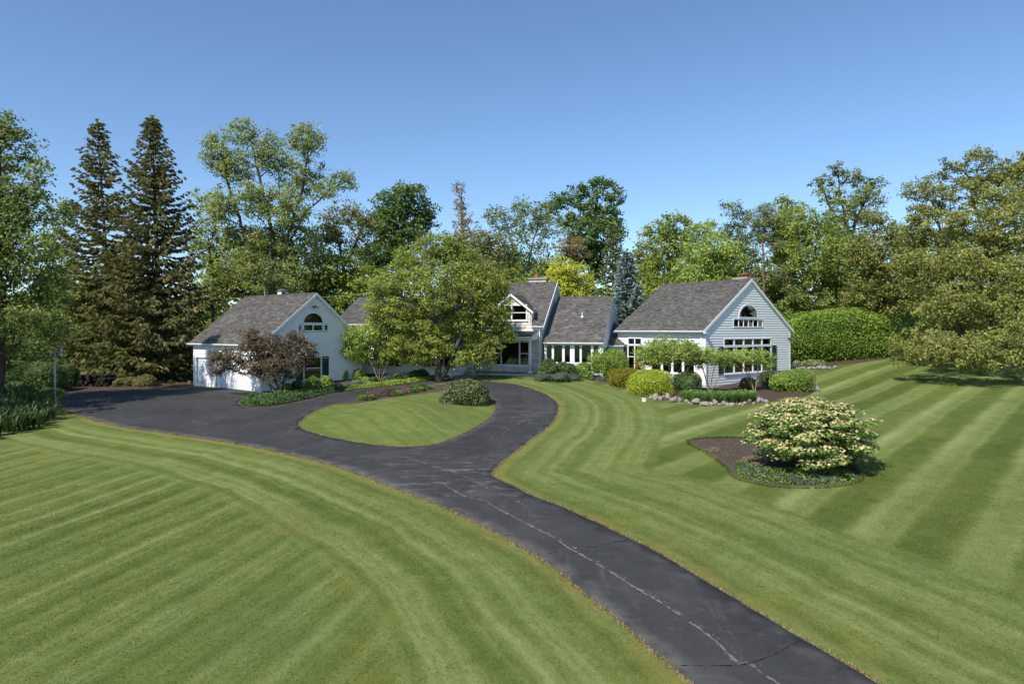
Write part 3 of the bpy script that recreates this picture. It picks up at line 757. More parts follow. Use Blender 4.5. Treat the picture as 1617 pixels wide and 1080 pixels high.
def stonework(fr, name, z0, z1, lr, openings=(), d0=-.10, d1=.25, seed=3, course=(.16, .27), length=(.3, .75), parent=None):
    """coursed limestone with open joints; the stones are small in the picture and stay one piece"""
    rr = np.random.default_rng(seed); core = MB(); m = MB(); z = z0
    while z < z1 - .05:
        h = rr.uniform(*course); zt = min(z + h, z1); zm = (z + zt) / 2; a, b = lr(zm)
        cuts = sorted([(o[0], o[1]) for o in openings if o[2] < zm < o[3]]); segs = []; cur = a
        for o in cuts: segs.append((cur, o[0])); cur = o[1]
        segs.append((cur, b))
        for s0, s1 in segs:
            if s1 - s0 < .04: continue
            core.box(fr, s0, s1, d0 + .04, d1, z, zt)
            t = s0
            while t < s1 - .01:
                te = min(t + rr.uniform(*length), s1)
                if s1 - te < .12: te = s1
                p = rr.uniform(-.018, .012)
                m.box(fr, t + .008, te - .008, d0 + p, d0 + .05, z + .008, zt - .008, float(np.clip(rr.normal(.5, .25), 0, 1))); t = te
        z = zt
    W = core.build(name, M['cap'], parent or HR); o = m.build('stones', M['stone'], W); o['kind'] = 'stuff'
    return W

# --- right wing (gable towards the lawn)
TH = math.radians(37.5); RG = Fr(14.0, 49.4, TH)                      # gable frame: t along the gable, d along the ridge
LW, DW, ZE, ZR = 11.2, 8.6, 4.28, 8.02
RL = Fr(*RG(0, DW, 0)[:2], TH - math.pi / 2)                          # left wall, t from the far end to the gable corner
def rl_t(tau): return DW - tau
g_open = [(2.15, 8.45, 3.02, 3.64), (2.15, 8.45, .95, 3.02), (3.3, 7.3, 4.42, 5.14), (4.05, 6.55, 5.14, 5.6), (4.2, 6.4, 5.6, 5.8), (4.5, 6.1, 5.8, 6.02)]
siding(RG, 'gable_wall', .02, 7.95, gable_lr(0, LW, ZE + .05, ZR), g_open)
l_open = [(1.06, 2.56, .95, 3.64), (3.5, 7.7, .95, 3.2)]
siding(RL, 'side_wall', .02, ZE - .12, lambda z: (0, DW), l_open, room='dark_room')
five = (1, 1, 1, 1, 1)
window(RG, 2.24, 8.36, 3.12, 3.55, five, sill=False, mullion=.15)
window(RG, 2.24, 8.36, 1.05, 2.94, five, rails=(2.02,), mullion=.15)
window(RG, 3.4, 7.2, 4.52, 5.04, (1,) * 6, sill=False, mullion=.05)
arch_window(RG, 5.3, 1.18, 5.24, .9)
shutter(RG, 8.52, 9.12, .98, 3.0); shutter(RG, 1.5, 2.09, .98, 3.0)
window(RL, 1.14, 2.48, 3.12, 3.56, (1, 1), sill=False, mullion=.1); window(RL, 1.14, 2.48, 1.06, 2.98, (1, 1), rails=(2.1,), mullion=.1, curtain=[(1.2, 1.78)])
shutter(RL, .5, 1.02, 1.0, 3.05)
window(RL, 3.58, 7.62, 1.06, 3.1, (1, 1, 1.0, 1), rails=(2.25,), mullion=.2)
box_part('corner_board', RG, (-.035, .12, -.04, .12, 0, ZE - .1), M['trim'])
box_part('corner_board', RG, (LW - .12, LW + .035, -.04, .12, 0, ZE + .0), M['trim'])
box_part('corner_board', RL, (-.03, .14, -.04, .1, 0, ZE - .12), M['trim'])
box_part('foundation', RG, (.02, LW - .02, .02, .3, -.6, .02), M['foundation']); box_part('foundation', RL, (.02, DW - .3, .02, .3, -.6, .02), M['foundation'])
ov, od = .38, .12; sl = (ZR - ZE) / (LW / 2); ze_ = ZE - ov * sl * 0 
ZO = .17                                                               # roof surface above the wall line
roof('roof', RG(-ov, DW + od, ZE + ZO - ov * sl), RG(-ov, -od, ZE + ZO - ov * sl), RG(LW / 2, -od, ZR + ZO), RG(LW / 2, DW + od, ZR + ZO), seed=11)
roof('roof', RG(LW + ov, -od, ZE + ZO - ov * sl), RG(LW + ov, DW + od, ZE + ZO - ov * sl), RG(LW / 2, DW + od, ZR + ZO), RG(LW / 2, -od, ZR + ZO), seed=12)
ridge_cap(RG(LW / 2, -od, ZR + ZO), RG(LW / 2, DW + od, ZR + ZO), HR)
rake(RG, -ov, ZE + ZO - ov * sl, LW / 2, ZR + ZO, -od - .03, -od + .02); rake(RG, LW + ov, ZE + ZO - ov * sl, LW / 2, ZR + ZO, -od - .03, -od + .02)
gz_ = ZE + ZO - ov * sl
gutter(RG(-ov, DW + od, gz_ - .02), RG(-ov, -od, gz_ - .02))
box_part('soffit', RL, (-.3, DW + .3, -ov, .02, gz_ - .20, gz_ - .15), M['trim'])
downspout(RL, DW - .3, -.03, .2, ZE - .5, ov)
m = MB(); p = RG(LW - .35, -.06, 3.55); m.tube(RG(LW - .35, 0, 3.6), RG(LW - .35, -.12, 3.6), .05, .05)
m.tube(RG(LW - .42, -.12, 3.62), RG(LW - .5, -.34, 3.5), .05, .1); m.tube(RG(LW - .28, -.12, 3.62), RG(LW - .2, -.34, 3.5), .05, .1); m.build('floodlight', M['lamp'], HR)
# chimney behind the ridge of the right wing
CF = Fr(*RG(6.9, .7, 0)[:2], TH)
m = MB(); m.box(CF, -.75, .75, 0, 1.0, 6.9, 8.2); ch = m.build('chimney', M['stone'], HR)
m = MB(); m.box(CF, -.92, .92, -.14, 1.14, 8.2, 8.42); m.build('cap', M['cap'], ch)
m = MB(); m.tube(CF(0, .5, 8.42), CF(0, .5, 8.66), .24, .22, 12); m.box(CF, -.42, .42, .12, .88, 8.68, 8.74); m.build('flue', M['brick'], ch)

# --- garage wing
TG = math.radians(52); GG = Fr(-16.92, 46.0, TG); LG, DG, GE, GR = 8.6, 9.0, 3.36, 6.78
GL = Fr(*GG(0, DG, 0)[:2], TG - math.pi / 2)
ov, od = .3, .28; sl = (GR - GE) / (LG / 2); ZO = .14; ge = GE + ZO - ov * sl
g_open = [(3.3, 4.9, .65, 2.32), (2.85, 5.5, 4.1, 4.7), (3.25, 5.05, 4.7, 5.05), (3.4, 4.9, 5.05, 5.3), (3.6, 4.7, 5.3, 5.46)]
def ggl(z):
    a, b = gable_lr(0, LG, GE, GR)(z)
    if z < .30: return (a, 3.0)
    if z < .5: return (a, 5.1)
    return (a, b)
siding(GG, 'gable_wall', .12, 6.72, ggl, g_open)
box_part('foundation', GG, (.02, LG, .03, .3, -.5, .8), M['foundation'])
arch_window(GG, 4.15, .8, 4.78, .68, .09)
window(GG, 3.36, 4.94, 4.22, 4.6, (1, 1), sill=False, casing=.08); window(GG, 2.93, 3.16, 4.22, 4.6, (1,), sill=False, casing=.08); window(GG, 5.14, 5.40, 4.22, 4.6, (1,), sill=False, casing=.08)
window(GG, 3.4, 4.8, .75, 2.24, (1,), rails=(1.5,)); shutter(GG, 2.72, 3.27, .68, 2.32); shutter(GG, 4.93, 5.48, .68, 2.32)
m = MB(); m.tube(GG(4.2, 0, 5.95), GG(4.2, -.12, 5.95), .05, .05); m.tube(GG(4.14, -.1, 5.96), GG(4.0, -.32, 5.9), .05, .1); m.tube(GG(4.26, -.1, 5.96), GG(4.4, -.32, 5.9), .05, .1); m.build('floodlight', M['lamp'], HR)
# left wall: doors
d_open = [(.45, 3.0, -.2, 2.2), (3.25, 7.9, -.2, 2.2)]
siding(GL, 'door_wall', .02, GE - .16, lambda z: (0, DG), d_open)
for a, b in ((.45, 3.0), (3.25, 7.9)):
    m = MB(); m.box(GL, a - .1, a, -.04, .1, 0, 2.32); m.box(GL, b, b + .1, -.04, .1, 0, 2.32); m.box(GL, a, b, -.045, .1, 2.2, 2.32); fr_ = m.build('door_frame', M['trim'], HR)
    m = MB(); m.box(GL, a, b, .10, .14, -.05, 2.2); door = m.build('garage_door', M['garage_paint'], HR)
    nc = int(round((b - a) / .62))
    for r in range(4):
        for c in range(nc):
            ta = a + (b - a) * c / nc; tb = a + (b - a) * (c + 1) / nc; z0 = .0 + .55 * r; 
            p = MB(); p.box(GL, ta + .045, tb - .045, .075, .099, z0 + .05, z0 + .50); p.build('panel', M['garage_paint'], door)
box_part('corner_board', GG, (-.035, .12, -.04, .12, -.05, GE - .1), M['trim']); box_part('corner_board', GL, (-.03, .14, -.04, .1, -.05, GE - .1), M['trim'])
box_part('corner_board', GG, (LG - .14, LG + .03, -.04, .1, .5, GE - .05), M['trim'])
roof('roof', GG(-ov, DG + od, ge), GG(-ov, -od, ge), GG(LG / 2, -od, GR + ZO), GG(LG / 2, DG + od, GR + ZO), seed=13)
roof('roof', GG(LG + ov, -od, ge), GG(LG + ov, DG + od, ge), GG(LG / 2, DG + od, GR + ZO), GG(LG / 2, -od, GR + ZO), seed=14)
ridge_cap(GG(LG / 2, -od, GR + ZO), GG(LG / 2, DG + od, GR + ZO), HR)
rake(GG, -ov, ge, LG / 2, GR + ZO, -od - .03, -od + .02); rake(GG, LG + ov, ge, LG / 2, GR + ZO, -od - .03, -od + .02)
gutter(GG(-ov, DG + od, ge - .02), GG(-ov, -od, ge - .02)); box_part('soffit', GL, (-.25, DG + .25, -ov, .02, ge - .2, ge - .15), M['trim'])
UF = Fr(*GG(LG / 2 + .35, 4.6, 0)[:2], TG)
m = MB(); m.box(UF, -.24, .24, -.24, .24, GR - .5, GR + .42); cu = m.build('cupola', M['trim'], HR)
m = MB(); m.box(UF, -.3, .3, -.3, .3, GR + .42, GR + .47)
m.hexa([UF(-.3, -.3, GR + .47), UF(.3, -.3, GR + .47), UF(.3, .3, GR + .47), UF(-.3, .3, GR + .47), UF(-.1, -.1, GR + .62), UF(.1, -.1, GR + .62), UF(.1, .1, GR + .62), UF(-.1, .1, GR + .62)]); m.build('cupola_roof', M['shingle'], cu)
m = MB(); m.box(UF, -.15, .15, -.255, -.242, GR + .15, GR + .36); m.box(UF, .242, .255, -.15, .15, GR + .15, GR + .36); m.build('vent', M['lamp'], cu)

# --- link between garage and entrance
PH = math.radians(-18); LA = Fr(-11.4, 54.5, PH)
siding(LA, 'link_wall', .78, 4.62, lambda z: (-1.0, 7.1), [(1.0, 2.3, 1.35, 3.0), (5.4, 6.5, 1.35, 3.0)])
box_part('foundation', LA, (-.8, 7.05, .03, .3, -.2, .78), M['foundation'])
for a, b in ((1.08, 2.22), (5.48, 6.42)):
    window(LA, a, b, 1.45, 2.9, (1,), rails=(2.2,)); shutter(LA, a - .62, a - .12, 1.4, 2.95); shutter(LA, b + .12, b + .62, 1.4, 2.95)
box_part('corner_board', LA, (7.0, 7.14, -.04, .12, .6, 4.6), M['trim'])
LAe = Fr(*LA(7.1, 0, 0)[:2], PH + math.pi / 2); siding(LAe, 'link_end_wall', .7, 6.6, gable_lr(0, 7.4, 4.62, 6.9))
roof('roof', LA(-3.2, -.3, 4.72), LA(7.4, -.3, 4.72), LA(7.4, 3.7, 7.0), LA(-3.2, 3.7, 7.0), seed=15)
roof('roof', LA(7.4, 7.7, 4.72), LA(-3.2, 7.7, 4.72), LA(-3.2, 3.7, 7.0), LA(7.4, 3.7, 7.0), seed=16)
gutter(LA(-3.2, -.3, 4.7), LA(7.4, -.3, 4.7)); ridge_cap(LA(-3.2, 3.7, 7.0), LA(7.4, 3.7, 7.0), HR)

# --- centre block with porch and dormer
MF = Fr(2.32, 55.0, PH); CE, CR = 4.72, 8.25
porch_open = [(-4.2, -.9, 1.35, 3.34), (-7.15, -5.1, .6, 3.1), (-3.75, -1.12, 5.0, 6.3)]
TD, WD = -2.44, 1.62
def stone_lr(z):
    if z < 4.75: return (-5.1, 0.0)
    k = max(0, (z - 5.78) / (7.0 - 5.78)); return (TD - WD * (1 - k) + .02, TD + WD * (1 - k) - .02)
stonework(MF, 'stone_wall', .82, 6.95, stone_lr, porch_open)
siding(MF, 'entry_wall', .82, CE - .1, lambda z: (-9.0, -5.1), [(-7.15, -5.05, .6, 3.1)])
m = MB(); m.poly([MF(-9, .5, .8), MF(0, .5, .8), MF(0, .5, 4.7), MF(-9, .5, 4.7)]); m.poly([MF(TD - 1.5, .5, 4.7), MF(TD + 1.5, .5, 4.7), MF(TD + 1.5, .5, 6.2), MF(TD - 1.5, .5, 6.2)]); m.build('dark_backing_wall', M['dark_room'], HR)  # dark sheets that stand for shaded rooms behind entrance and dormer
WF = Fr(*MF(0, -.1, 0)[:2], PH)
window(WF, -4.1, -1.0, 1.45, 3.25, (.75, 1.6, .75), rails=(), mullion=.12)
m = MB(); m.box(WF, -1.68, -1.02, -.03, .05, 2.3, 2.36); m.box(WF, -4.08, -3.42, -.03, .05, 2.3, 2.36); m.build('meeting_rail', M['trim'], HR)
box_part('stone_sill', WF, (-4.4, -.75, -.12, .0, 1.22, 1.30), M['trim'])
window(WF, -3.66, -1.2, 5.08, 6.22, (1, 1), rails=(5.65,), mullion=.12)
# entrance door with sidelights
m = MB(); 
for a, b in ((-7.15, -7.0), (-6.62, -6.5), (-5.62, -5.5), (-5.2, -5.05)): m.box(WF, a, b, -.02, .12, .84, 3.1)
m.box(WF, -7.15, -5.05, -.03, .12, 2.95, 3.12); m.build('door_surround', M['trim'], HR)
m = MB(); m.box(WF, -6.5, -5.62, .06, .11, .86, 2.95); dr = m.build('front_door', M['bough'], HR)
for a, b, c, e in ((-6.38, -6.1, 1.0, 1.7), (-6.02, -5.74, 1.0, 1.7), (-6.38, -6.1, 1.85, 2.8), (-6.02, -5.74, 1.85, 2.8)):
    m = MB(); m.box(WF, a, b, .04, .059, c, e); m.build('panel', M['bough'], dr)
m = MB(); m.tube(WF(-5.7, .06, 1.85), WF(-5.7, -.01, 1.85), .035, .03); m.build('door_knob', M['metal'], dr)
for a, b in ((-7.0, -6.62), (-5.5, -5.2)):
    m = MB(); m.box(WF, a, b, .03, .04, 1.1, 2.93); m.build('sidelight', M['glass'], HR); box_part('sidelight_panel', WF, (a, b, .02, .08, .86, 1.1), M['trim'])
# porch
m = MB(); m.box(MF, -8.2, .15, -2.25, .0, .25, .80); m.box(MF, -8.3, .2, -2.35, .0, .80, .86); m.build('porch_floor', M['walk'], HR)
stonework(Fr(*MF(0, -2.25, 0)[:2], PH), 'porch_base', .3, .79, lambda z: (-8.2, .15), (), -.06, .1, 9, (.14, .2), (.3, .6))
for t in (-.38, -5.2, -7.9):
    m = MB(); m.tube(MF(t, -1.75, .98), MF(t, -1.75, 3.36), .105, .088, 16); c = m.build('column', M['trim'], HR, True)
    m = MB(); m.box(MF, t - .15, t + .15, -1.9, -1.6, .86, .94); m.tube(MF(t, -1.75, .94), MF(t, -1.75, 1.0), .14, .11, 16); m.build('column_base', M['trim'], c)
    m = MB(); m.box(MF, t - .13, t + .13, -1.88, -1.62, 3.36, 3.42); m.build('capital', M['trim'], c)
box_part('porch_beam', MF, (-8.2, -.2, -1.9, -1.6, 3.42, 3.62), M['trim']); box_part('porch_ceiling', MF, (-8.2, -.1, -1.6, -.11, 3.46, 3.52), M['trim'])
roof('porch_roof', MF(-8.4, -2.1, 3.72), MF(-.15, -2.1, 3.72), MF(-.15, -.1, 4.12), MF(-8.4, -.1, 4.12), .1, seed=17)
gutter(MF(-8.4, -2.1, 3.7), MF(-.15, -2.1, 3.7)); box_part('flashing_board', MF, (-5.1, -.05, -.16, -.10, 4.15, 4.27), M['trim'])
m = MB(); m.poly([MF(-.16, -2.0, 3.5), MF(-.16, -.1, 3.5), MF(-.16, -.1, 4.05), MF(-.16, -2.0, 3.65)]); m.build('porch_end', M['trim'], HR)
# main roof in pieces round the wall dormer
dep = 4.2; sl = (CR - CE) / dep
def rz(d): return CE + .12 + d * sl
def rp(t, d): return MF(t, d, rz(d))
ov = -.34
roof('roof', rp(TD + WD + .12, ov), rp(.3, ov), rp(.3, dep), rp(TD + WD + .12, dep), seed=18)
roof('roof', rp(-9.2, ov), rp(TD - WD - .12, ov), rp(TD - WD - .12, dep), rp(-9.2, dep), seed=19)
dtop = (7.0 + .15 - CE - .12) / sl
roof('roof', rp(TD - WD - .118, .9), rp(TD + WD + .118, .9), rp(TD + WD + .118, dep), rp(TD - WD - .118, dep), seed=20)
roof('roof', MF(.3, 2 * dep - ov, CE + .12 + ov * sl), MF(-9.2, 2 * dep - ov, CE + .12 + ov * sl), MF(-9.2, dep, rz(dep)), MF(.3, dep, rz(dep)), seed=21)
ridge_cap(rp(-9.2, dep), rp(.3, dep), HR)
gutter(rp(TD + WD + .15, ov - .02), rp(.3, ov - .02))
box_part('fascia', MF, (TD + WD + .2, .28, ov + .02, -.1, CE - .42, CE - .18), M['trim'])
# dormer roof and cheeks
za, zb = 5.78 + .14, 7.0 + .2
def dp_(t, d, z): return MF(t, d, z)
db = (zb - CE - .12) / sl + .3; dl = (za - .2 - CE - .12) / sl
roof('dormer_roof', MF(TD + WD + .25, -.3, za - .19), MF(TD + WD + .25, dl + .5, za - .19), MF(TD, db, zb), MF(TD, -.3, zb), .1, seed=22)
roof('dormer_roof', MF(TD - WD - .25, dl + .5, za - .19), MF(TD - WD - .25, -.3, za - .19), MF(TD, -.3, zb), MF(TD, db, zb), .1, seed=23)
rake(MF, TD + WD + .25, za - .19, TD, zb, -.35, -.29, .2); rake(MF, TD - WD - .25, za - .19, TD, zb, -.35, -.29, .2)
for s in (-1, 1):
    m = MB(); t = TD + s * WD; zz = 5.86
    m.hexa([MF(t - .05, -.05, 4.6), MF(t + .05, -.05, 4.6), MF(t + .05, 1.6, rz(1.6) - .1), MF(t - .05, 1.6, rz(1.6) - .1), MF(t - .05, -.05, zz), MF(t + .05, -.05, zz), MF(t + .05, 1.6, zz + .2), MF(t - .05, 1.6, zz + .2)])
    m.build('dormer_cheek', M['siding'], HR)
# gable end of the centre block above the sunroom roof
CGf = Fr(*MF(0.02, 0, 0)[:2], PH + math.pi / 2)
siding(CGf, 'end_wall', .8, CR - .1, gable_lr(0, 2 * dep, CE, CR))
m = MB(); P0 = MF(.31, ov, CE + .12 + ov * sl); P1 = MF(.31, dep, rz(dep))
for a, b in ((P0, P1),):
    m.hexa([np.array(a) - (0, 0, .24), np.array(b) - (0, 0, .24), np.array(MF(.35, dep, rz(dep))) - (0, 0, .24), np.array(MF(.35, ov, CE + .12 + ov * sl)) - (0, 0, .24), a, b, MF(.35, dep, rz(dep)), MF(.35, ov, CE + .12 + ov * sl)])
m.build('rake_board', M['trim'], HR)
downspout(Fr(*MF(-.1, -.12, 0)[:2], PH), .05, -.03, .85, CE - .6, .2)
# chimney on the ridge
KF = Fr(*MF(-1.55, dep + .3, 0)[:2], PH)
stonework(KF, 'chimney', CR - .6, CR + .42, lambda z: (-.78, .78), (), -.02, .9, 5, (.16, .24), (.25, .5))
m = MB(); m.box(KF, -.88, .88, -.14, 1.05, CR + .42, CR + .54); m.build('chimney_cap', M['cap'], HR)
m = MB(); m.box(KF, -.35, -.05, .25, .6, CR + .54, CR + .85); m.build('chimney_pot', M['brick'], HR)
m = MB(); m.tube(KF(.35, .45, CR + .54), KF(.35, .45, CR + .7), .1, .1, 10); m.tube(KF(.35, .45, CR + .72), KF(.35, .45, CR + .76), .16, .1, 10); m.build('flue_pipe', M['metal'], HR)

# --- sunroom between the entrance and the right wing
SE, SR, BL = 3.44, 6.95, 5.04
sun_cols = [(.42, .92), (1.1, 1.78), (1.98, 2.42), (2.78, 3.2), (3.36, 4.1), (4.3, 4.7)]
siding(MF_ := Fr(*MF(0, 0.0, 0)[:2], PH), 'sunroom_wall', .7, 3.2, lambda z: (.36, BL), [(.36, 4.78, 1.6, 3.12)])
m = MB(); xs = [.38] + [v for c in sun_cols for v in c] + [4.8]
for a, b in zip(xs[0::2], xs[1::2]): m.box(MF, a, b, -.05, .1, 1.68, 3.04)
m.box(MF, .38, 4.8, -.06, .1, 3.04, 3.14); m.box(MF, .38, 4.8, -.07, .1, 1.58, 1.68); WS = m.build('sunroom_window', M['trim'], HR)
for a, b in sun_cols:
    m = MB(); m.box(MF, a + .003, b - .003, .02, .03, 1.68, 3.04); m.build('pane', M['glass'], WS)
box_part('corner_board', MF, (.32, .5, -.06, .1, .7, 3.2), M['trim']); box_part('corner_board', MF, (BL - .2, BL + .03, -.06, .1, .6, 3.2), M['trim'])
sl2 = (SR - SE) / dep
roof('roof', MF(.34, -.34, SE + .1 - .3 * sl2), MF(BL + .12, -.34, SE + .1 - .3 * sl2), MF(BL + .12, dep, SR + .1), MF(.34, dep, SR + .1), seed=24)
roof('roof', MF(BL + .12, 2 * dep + .3, SE + .1 - .3 * sl2), MF(.34, 2 * dep + .3, SE + .1 - .3 * sl2), MF(.34, dep, SR + .1), MF(BL + .12, dep, SR + .1), seed=25)
gutter(MF(.34, -.34, SE - .2), MF(BL + .12, -.34, SE - .2)); ridge_cap(MF(.34, dep, SR + .1), MF(BL + .12, dep, SR + .1), HR)
SGf = Fr(*MF(BL, 0, 0)[:2], PH + math.pi / 2)
siding(SGf, 'end_wall', .6, SR - .05, gable_lr(0, 2 * dep, SE - .05, SR))
m = MB(); m.box(MF, .33, BL + .1, -.3, .02, SE - .36, SE - .30); m.build('soffit', M['trim'], HR)
downspout(MF, BL - .15, -.06, .6, 2.9, .2)
VP = MF(2.95, 2.15, SE + .1 + 2.15 * sl2)
m = MB(); m.tube(np.array(VP) - (0, 0, .2), np.array(VP) + (0, 0, .38), .06, .055, 10); m.tube(np.array(VP) - (0, 0, .12), np.array(VP) + (0, 0, .1), .17, .07, 10); m.build('vent_pipe', M['pole'], HR)
# low connector to the right wing
CN = Fr(*MF(BL, 2.0, 0)[:2], math.radians(15))
siding(CN, 'connector_wall', .6, 2.95, lambda z: (.05, 1.4))
roof('roof', CN(.04, -.25, 3.0), CN(1.75, -.25, 3.0), CN(1.75, 3.0, 5.3), CN(.04, 3.0, 5.3), .1, seed=26)
gutter(CN(.04, -.25, 2.98), CN(1.3, -.25, 2.98))

ORD = ['first', 'second', 'third', 'fourth', 'fifth', 'sixth', 'seventh', 'eighth', 'ninth', 'tenth', 'eleventh', 'twelfth', 'thirteenth', 'fourteenth', 'fifteenth', 'sixteenth', 'seventeenth', 'eighteenth', 'nineteenth', 'twentieth',
       'twenty-first', 'twenty-second', 'twenty-third', 'twenty-fourth', 'twenty-fifth', 'twenty-sixth', 'twenty-seventh', 'twenty-eighth', 'twenty-ninth', 'thirtieth', 'thirty-first', 'thirty-second', 'thirty-third', 'thirty-fourth', 'thirty-fifth', 'thirty-sixth', 'thirty-seventh', 'thirty-eighth']
# ------------------------------------------------------------------ vegetation builders
UP = np.array([0, 0, 1.0])
def unit(v): return v / (np.linalg.norm(v, axis=-1, keepdims=True) + 1e-9)
def leaf_quads(C, outw, L, W, rr, up=.5, rnd=.75, axis_bias=None, fold=.18):
    n = len(C); nrm = unit(outw * .6 + UP * up + rr.normal(0, rnd, (n, 3)))
    a = rr.normal(0, 1, (n, 3))
    if axis_bias is not None: a = a * .6 + axis_bias
    d = unit(a - nrm * (a * nrm).sum(1)[:, None]); s = np.cross(nrm, d)
    l = (L * rr.uniform(.65, 1.25, n))[:, None]; w = (W * rr.uniform(.7, 1.2, n))[:, None]
    V = np.stack([C - d * l / 2, C + s * w / 2 + nrm * l * fold, C + d * l / 2 - nrm * l * .05, C - s * w / 2 + nrm * l * fold], 1)
    return V.reshape(-1, 3), np.arange(n * 4).reshape(-1, 4)
def tubes(P, Q, r0, r1, n):
    ax = unit(Q - P); ref = np.where(np.abs(ax[:, 2:3]) > .9, np.array([[1.0, 0, 0]]), np.array([[0, 0, 1.0]]))
    u = unit(np.cross(ax, ref)); w = np.cross(ax, u); m = len(P); rings = []
    for p, r in ((P, r0), (Q, r1)):
        for i in range(n):
            a = 2 * math.pi * i / n; rings.append(p + (u * math.cos(a) + w * math.sin(a)) * r[:, None])
    V = np.stack(rings, 1); F = []
    base = np.arange(m)[:, None] * 2 * n
    for i in range(n):
        j = (i + 1) % n; F.append(base + np.array([[i, j, n + j, n + i]]))
    return V.reshape(-1, 3), np.concatenate(F)
def skeleton(trunks, clumps, rr, bf=.3, seg=.7, zmin=None, sagx=.10):
    cap = 60000; P = np.zeros((cap, 3)); par = np.full(cap, -1, int); pl = np.zeros(cap); n = 0; ok = np.zeros(cap, bool); istr = np.zeros(cap, bool)
    for tr in trunks:
        prev = -1; tr = np.asarray(tr, float)
        for i in range(len(tr)):
            if i == 0:
                P[n] = tr[0]; par[n] = -1 if n == 0 else 0; prev = n; n += 1; istr[prev] = True; continue
            L = np.linalg.norm(tr[i] - tr[i - 1]); k = max(1, int(L / seg))
            for j in range(1, k + 1):
                q = tr[i - 1] + (tr[i] - tr[i - 1]) * j / k + (rr.normal(0, .05, 3) if j < k else 0)
                P[n] = q; par[n] = prev; pl[n] = pl[prev] + np.linalg.norm(q - P[prev]); istr[n] = True
                ok[n] = zmin is None or q[2] > zmin; prev = n; n += 1
    if not ok[:n].any(): ok[n - 1] = True
    T = P[:n].copy(); dist = np.min(np.linalg.norm(clumps[:, None] - T[None], axis=2), 1)
    cnt = np.zeros(cap)
    for ci in np.argsort(dist):
        c = clumps[ci]; d = np.linalg.norm(P[:n] - c, axis=1)
        cost = d + bf * pl[:n] + .7 * np.maximum(0, P[:n, 2] - c[2] + .2 * d); cost[~ok[:n]] = 1e9
        j = int(np.argmin(cost)); dj = d[j]; k = max(1, int(dj / .8)); prev = j; off = rr.normal(0, sagx * dj, 3); off[2] = abs(off[2]) * .8
        for q in range(1, k + 1):
            f = q / k; p = P[j] + (c - P[j]) * f + off * math.sin(math.pi * f) * .7
            P[n] = p; par[n] = prev; pl[n] = pl[prev] + np.linalg.norm(p - P[prev]); ok[n] = True; prev = n; n += 1
        cnt[prev] += 1
    for i in range(n - 1, 0, -1): cnt[par[i]] += cnt[i]
    return P[:n], par[:n], cnt[:n], istr[:n]
def branch_mesh(name, trunks, clumps, rr, R0, mat, rmin=.012, bf=.3, zmin=None, pw=.5, sides=(8, 4), flare=1.35, sagx=.10, parent=None):
    P, par, cnt, istr = skeleton(trunks, clumps, rr, bf, zmin=zmin, sagx=sagx)
    r = np.maximum(rmin, R0 * (np.maximum(cnt, .5) / cnt.max()) ** pw)
    i = np.arange(1, len(P)); i = i[par[i] >= 0]; j = par[i]
    rp = np.where(istr[i], r[j], np.minimum(r[j], r[i] * 1.5))
    z0 = trunks[0][0][2]
    fl = 1 + (flare - 1) * np.exp(-np.maximum(P[:, 2] - z0, 0) / .35); r_c = r[i] * fl[i]; r_p = rp * fl[j]
    thick = r_c > .055; Vs = []; Fs = []; k = 0
    for msk, n in ((thick, sides[0]), (~thick, sides[1])):
        if msk.any():
            e = (P[i[msk]] - P[j[msk]]) * .04
            V, F = tubes(P[j[msk]] - e, P[i[msk]] + e, r_p[msk], r_c[msk], n); Vs.append(V); Fs.append(F + k); k += len(V)
    return link(name, mesh_np(name, np.concatenate(Vs), np.concatenate(Fs), mat, smooth=True), parent)
def sample_lobes(lobes, n, rr, shell=2.6, zmin=None):
    L = np.array(lobes, float); w = (L[:, 3] * L[:, 5]); w = w / w.sum(); out = []
    k = rr.choice(len(L), n, p=w); d = unit(rr.normal(0, 1, (n, 3))); r = rr.random(n) ** (1 / shell)
    r *= 1 + rr.normal(0, .07, n)
    p = L[k, :3] + d * r[:, None] * L[k, 3:6]
    if zmin is not None: p[:, 2] = np.maximum(p[:, 2], zmin + rr.random(n) * .3)
    return p
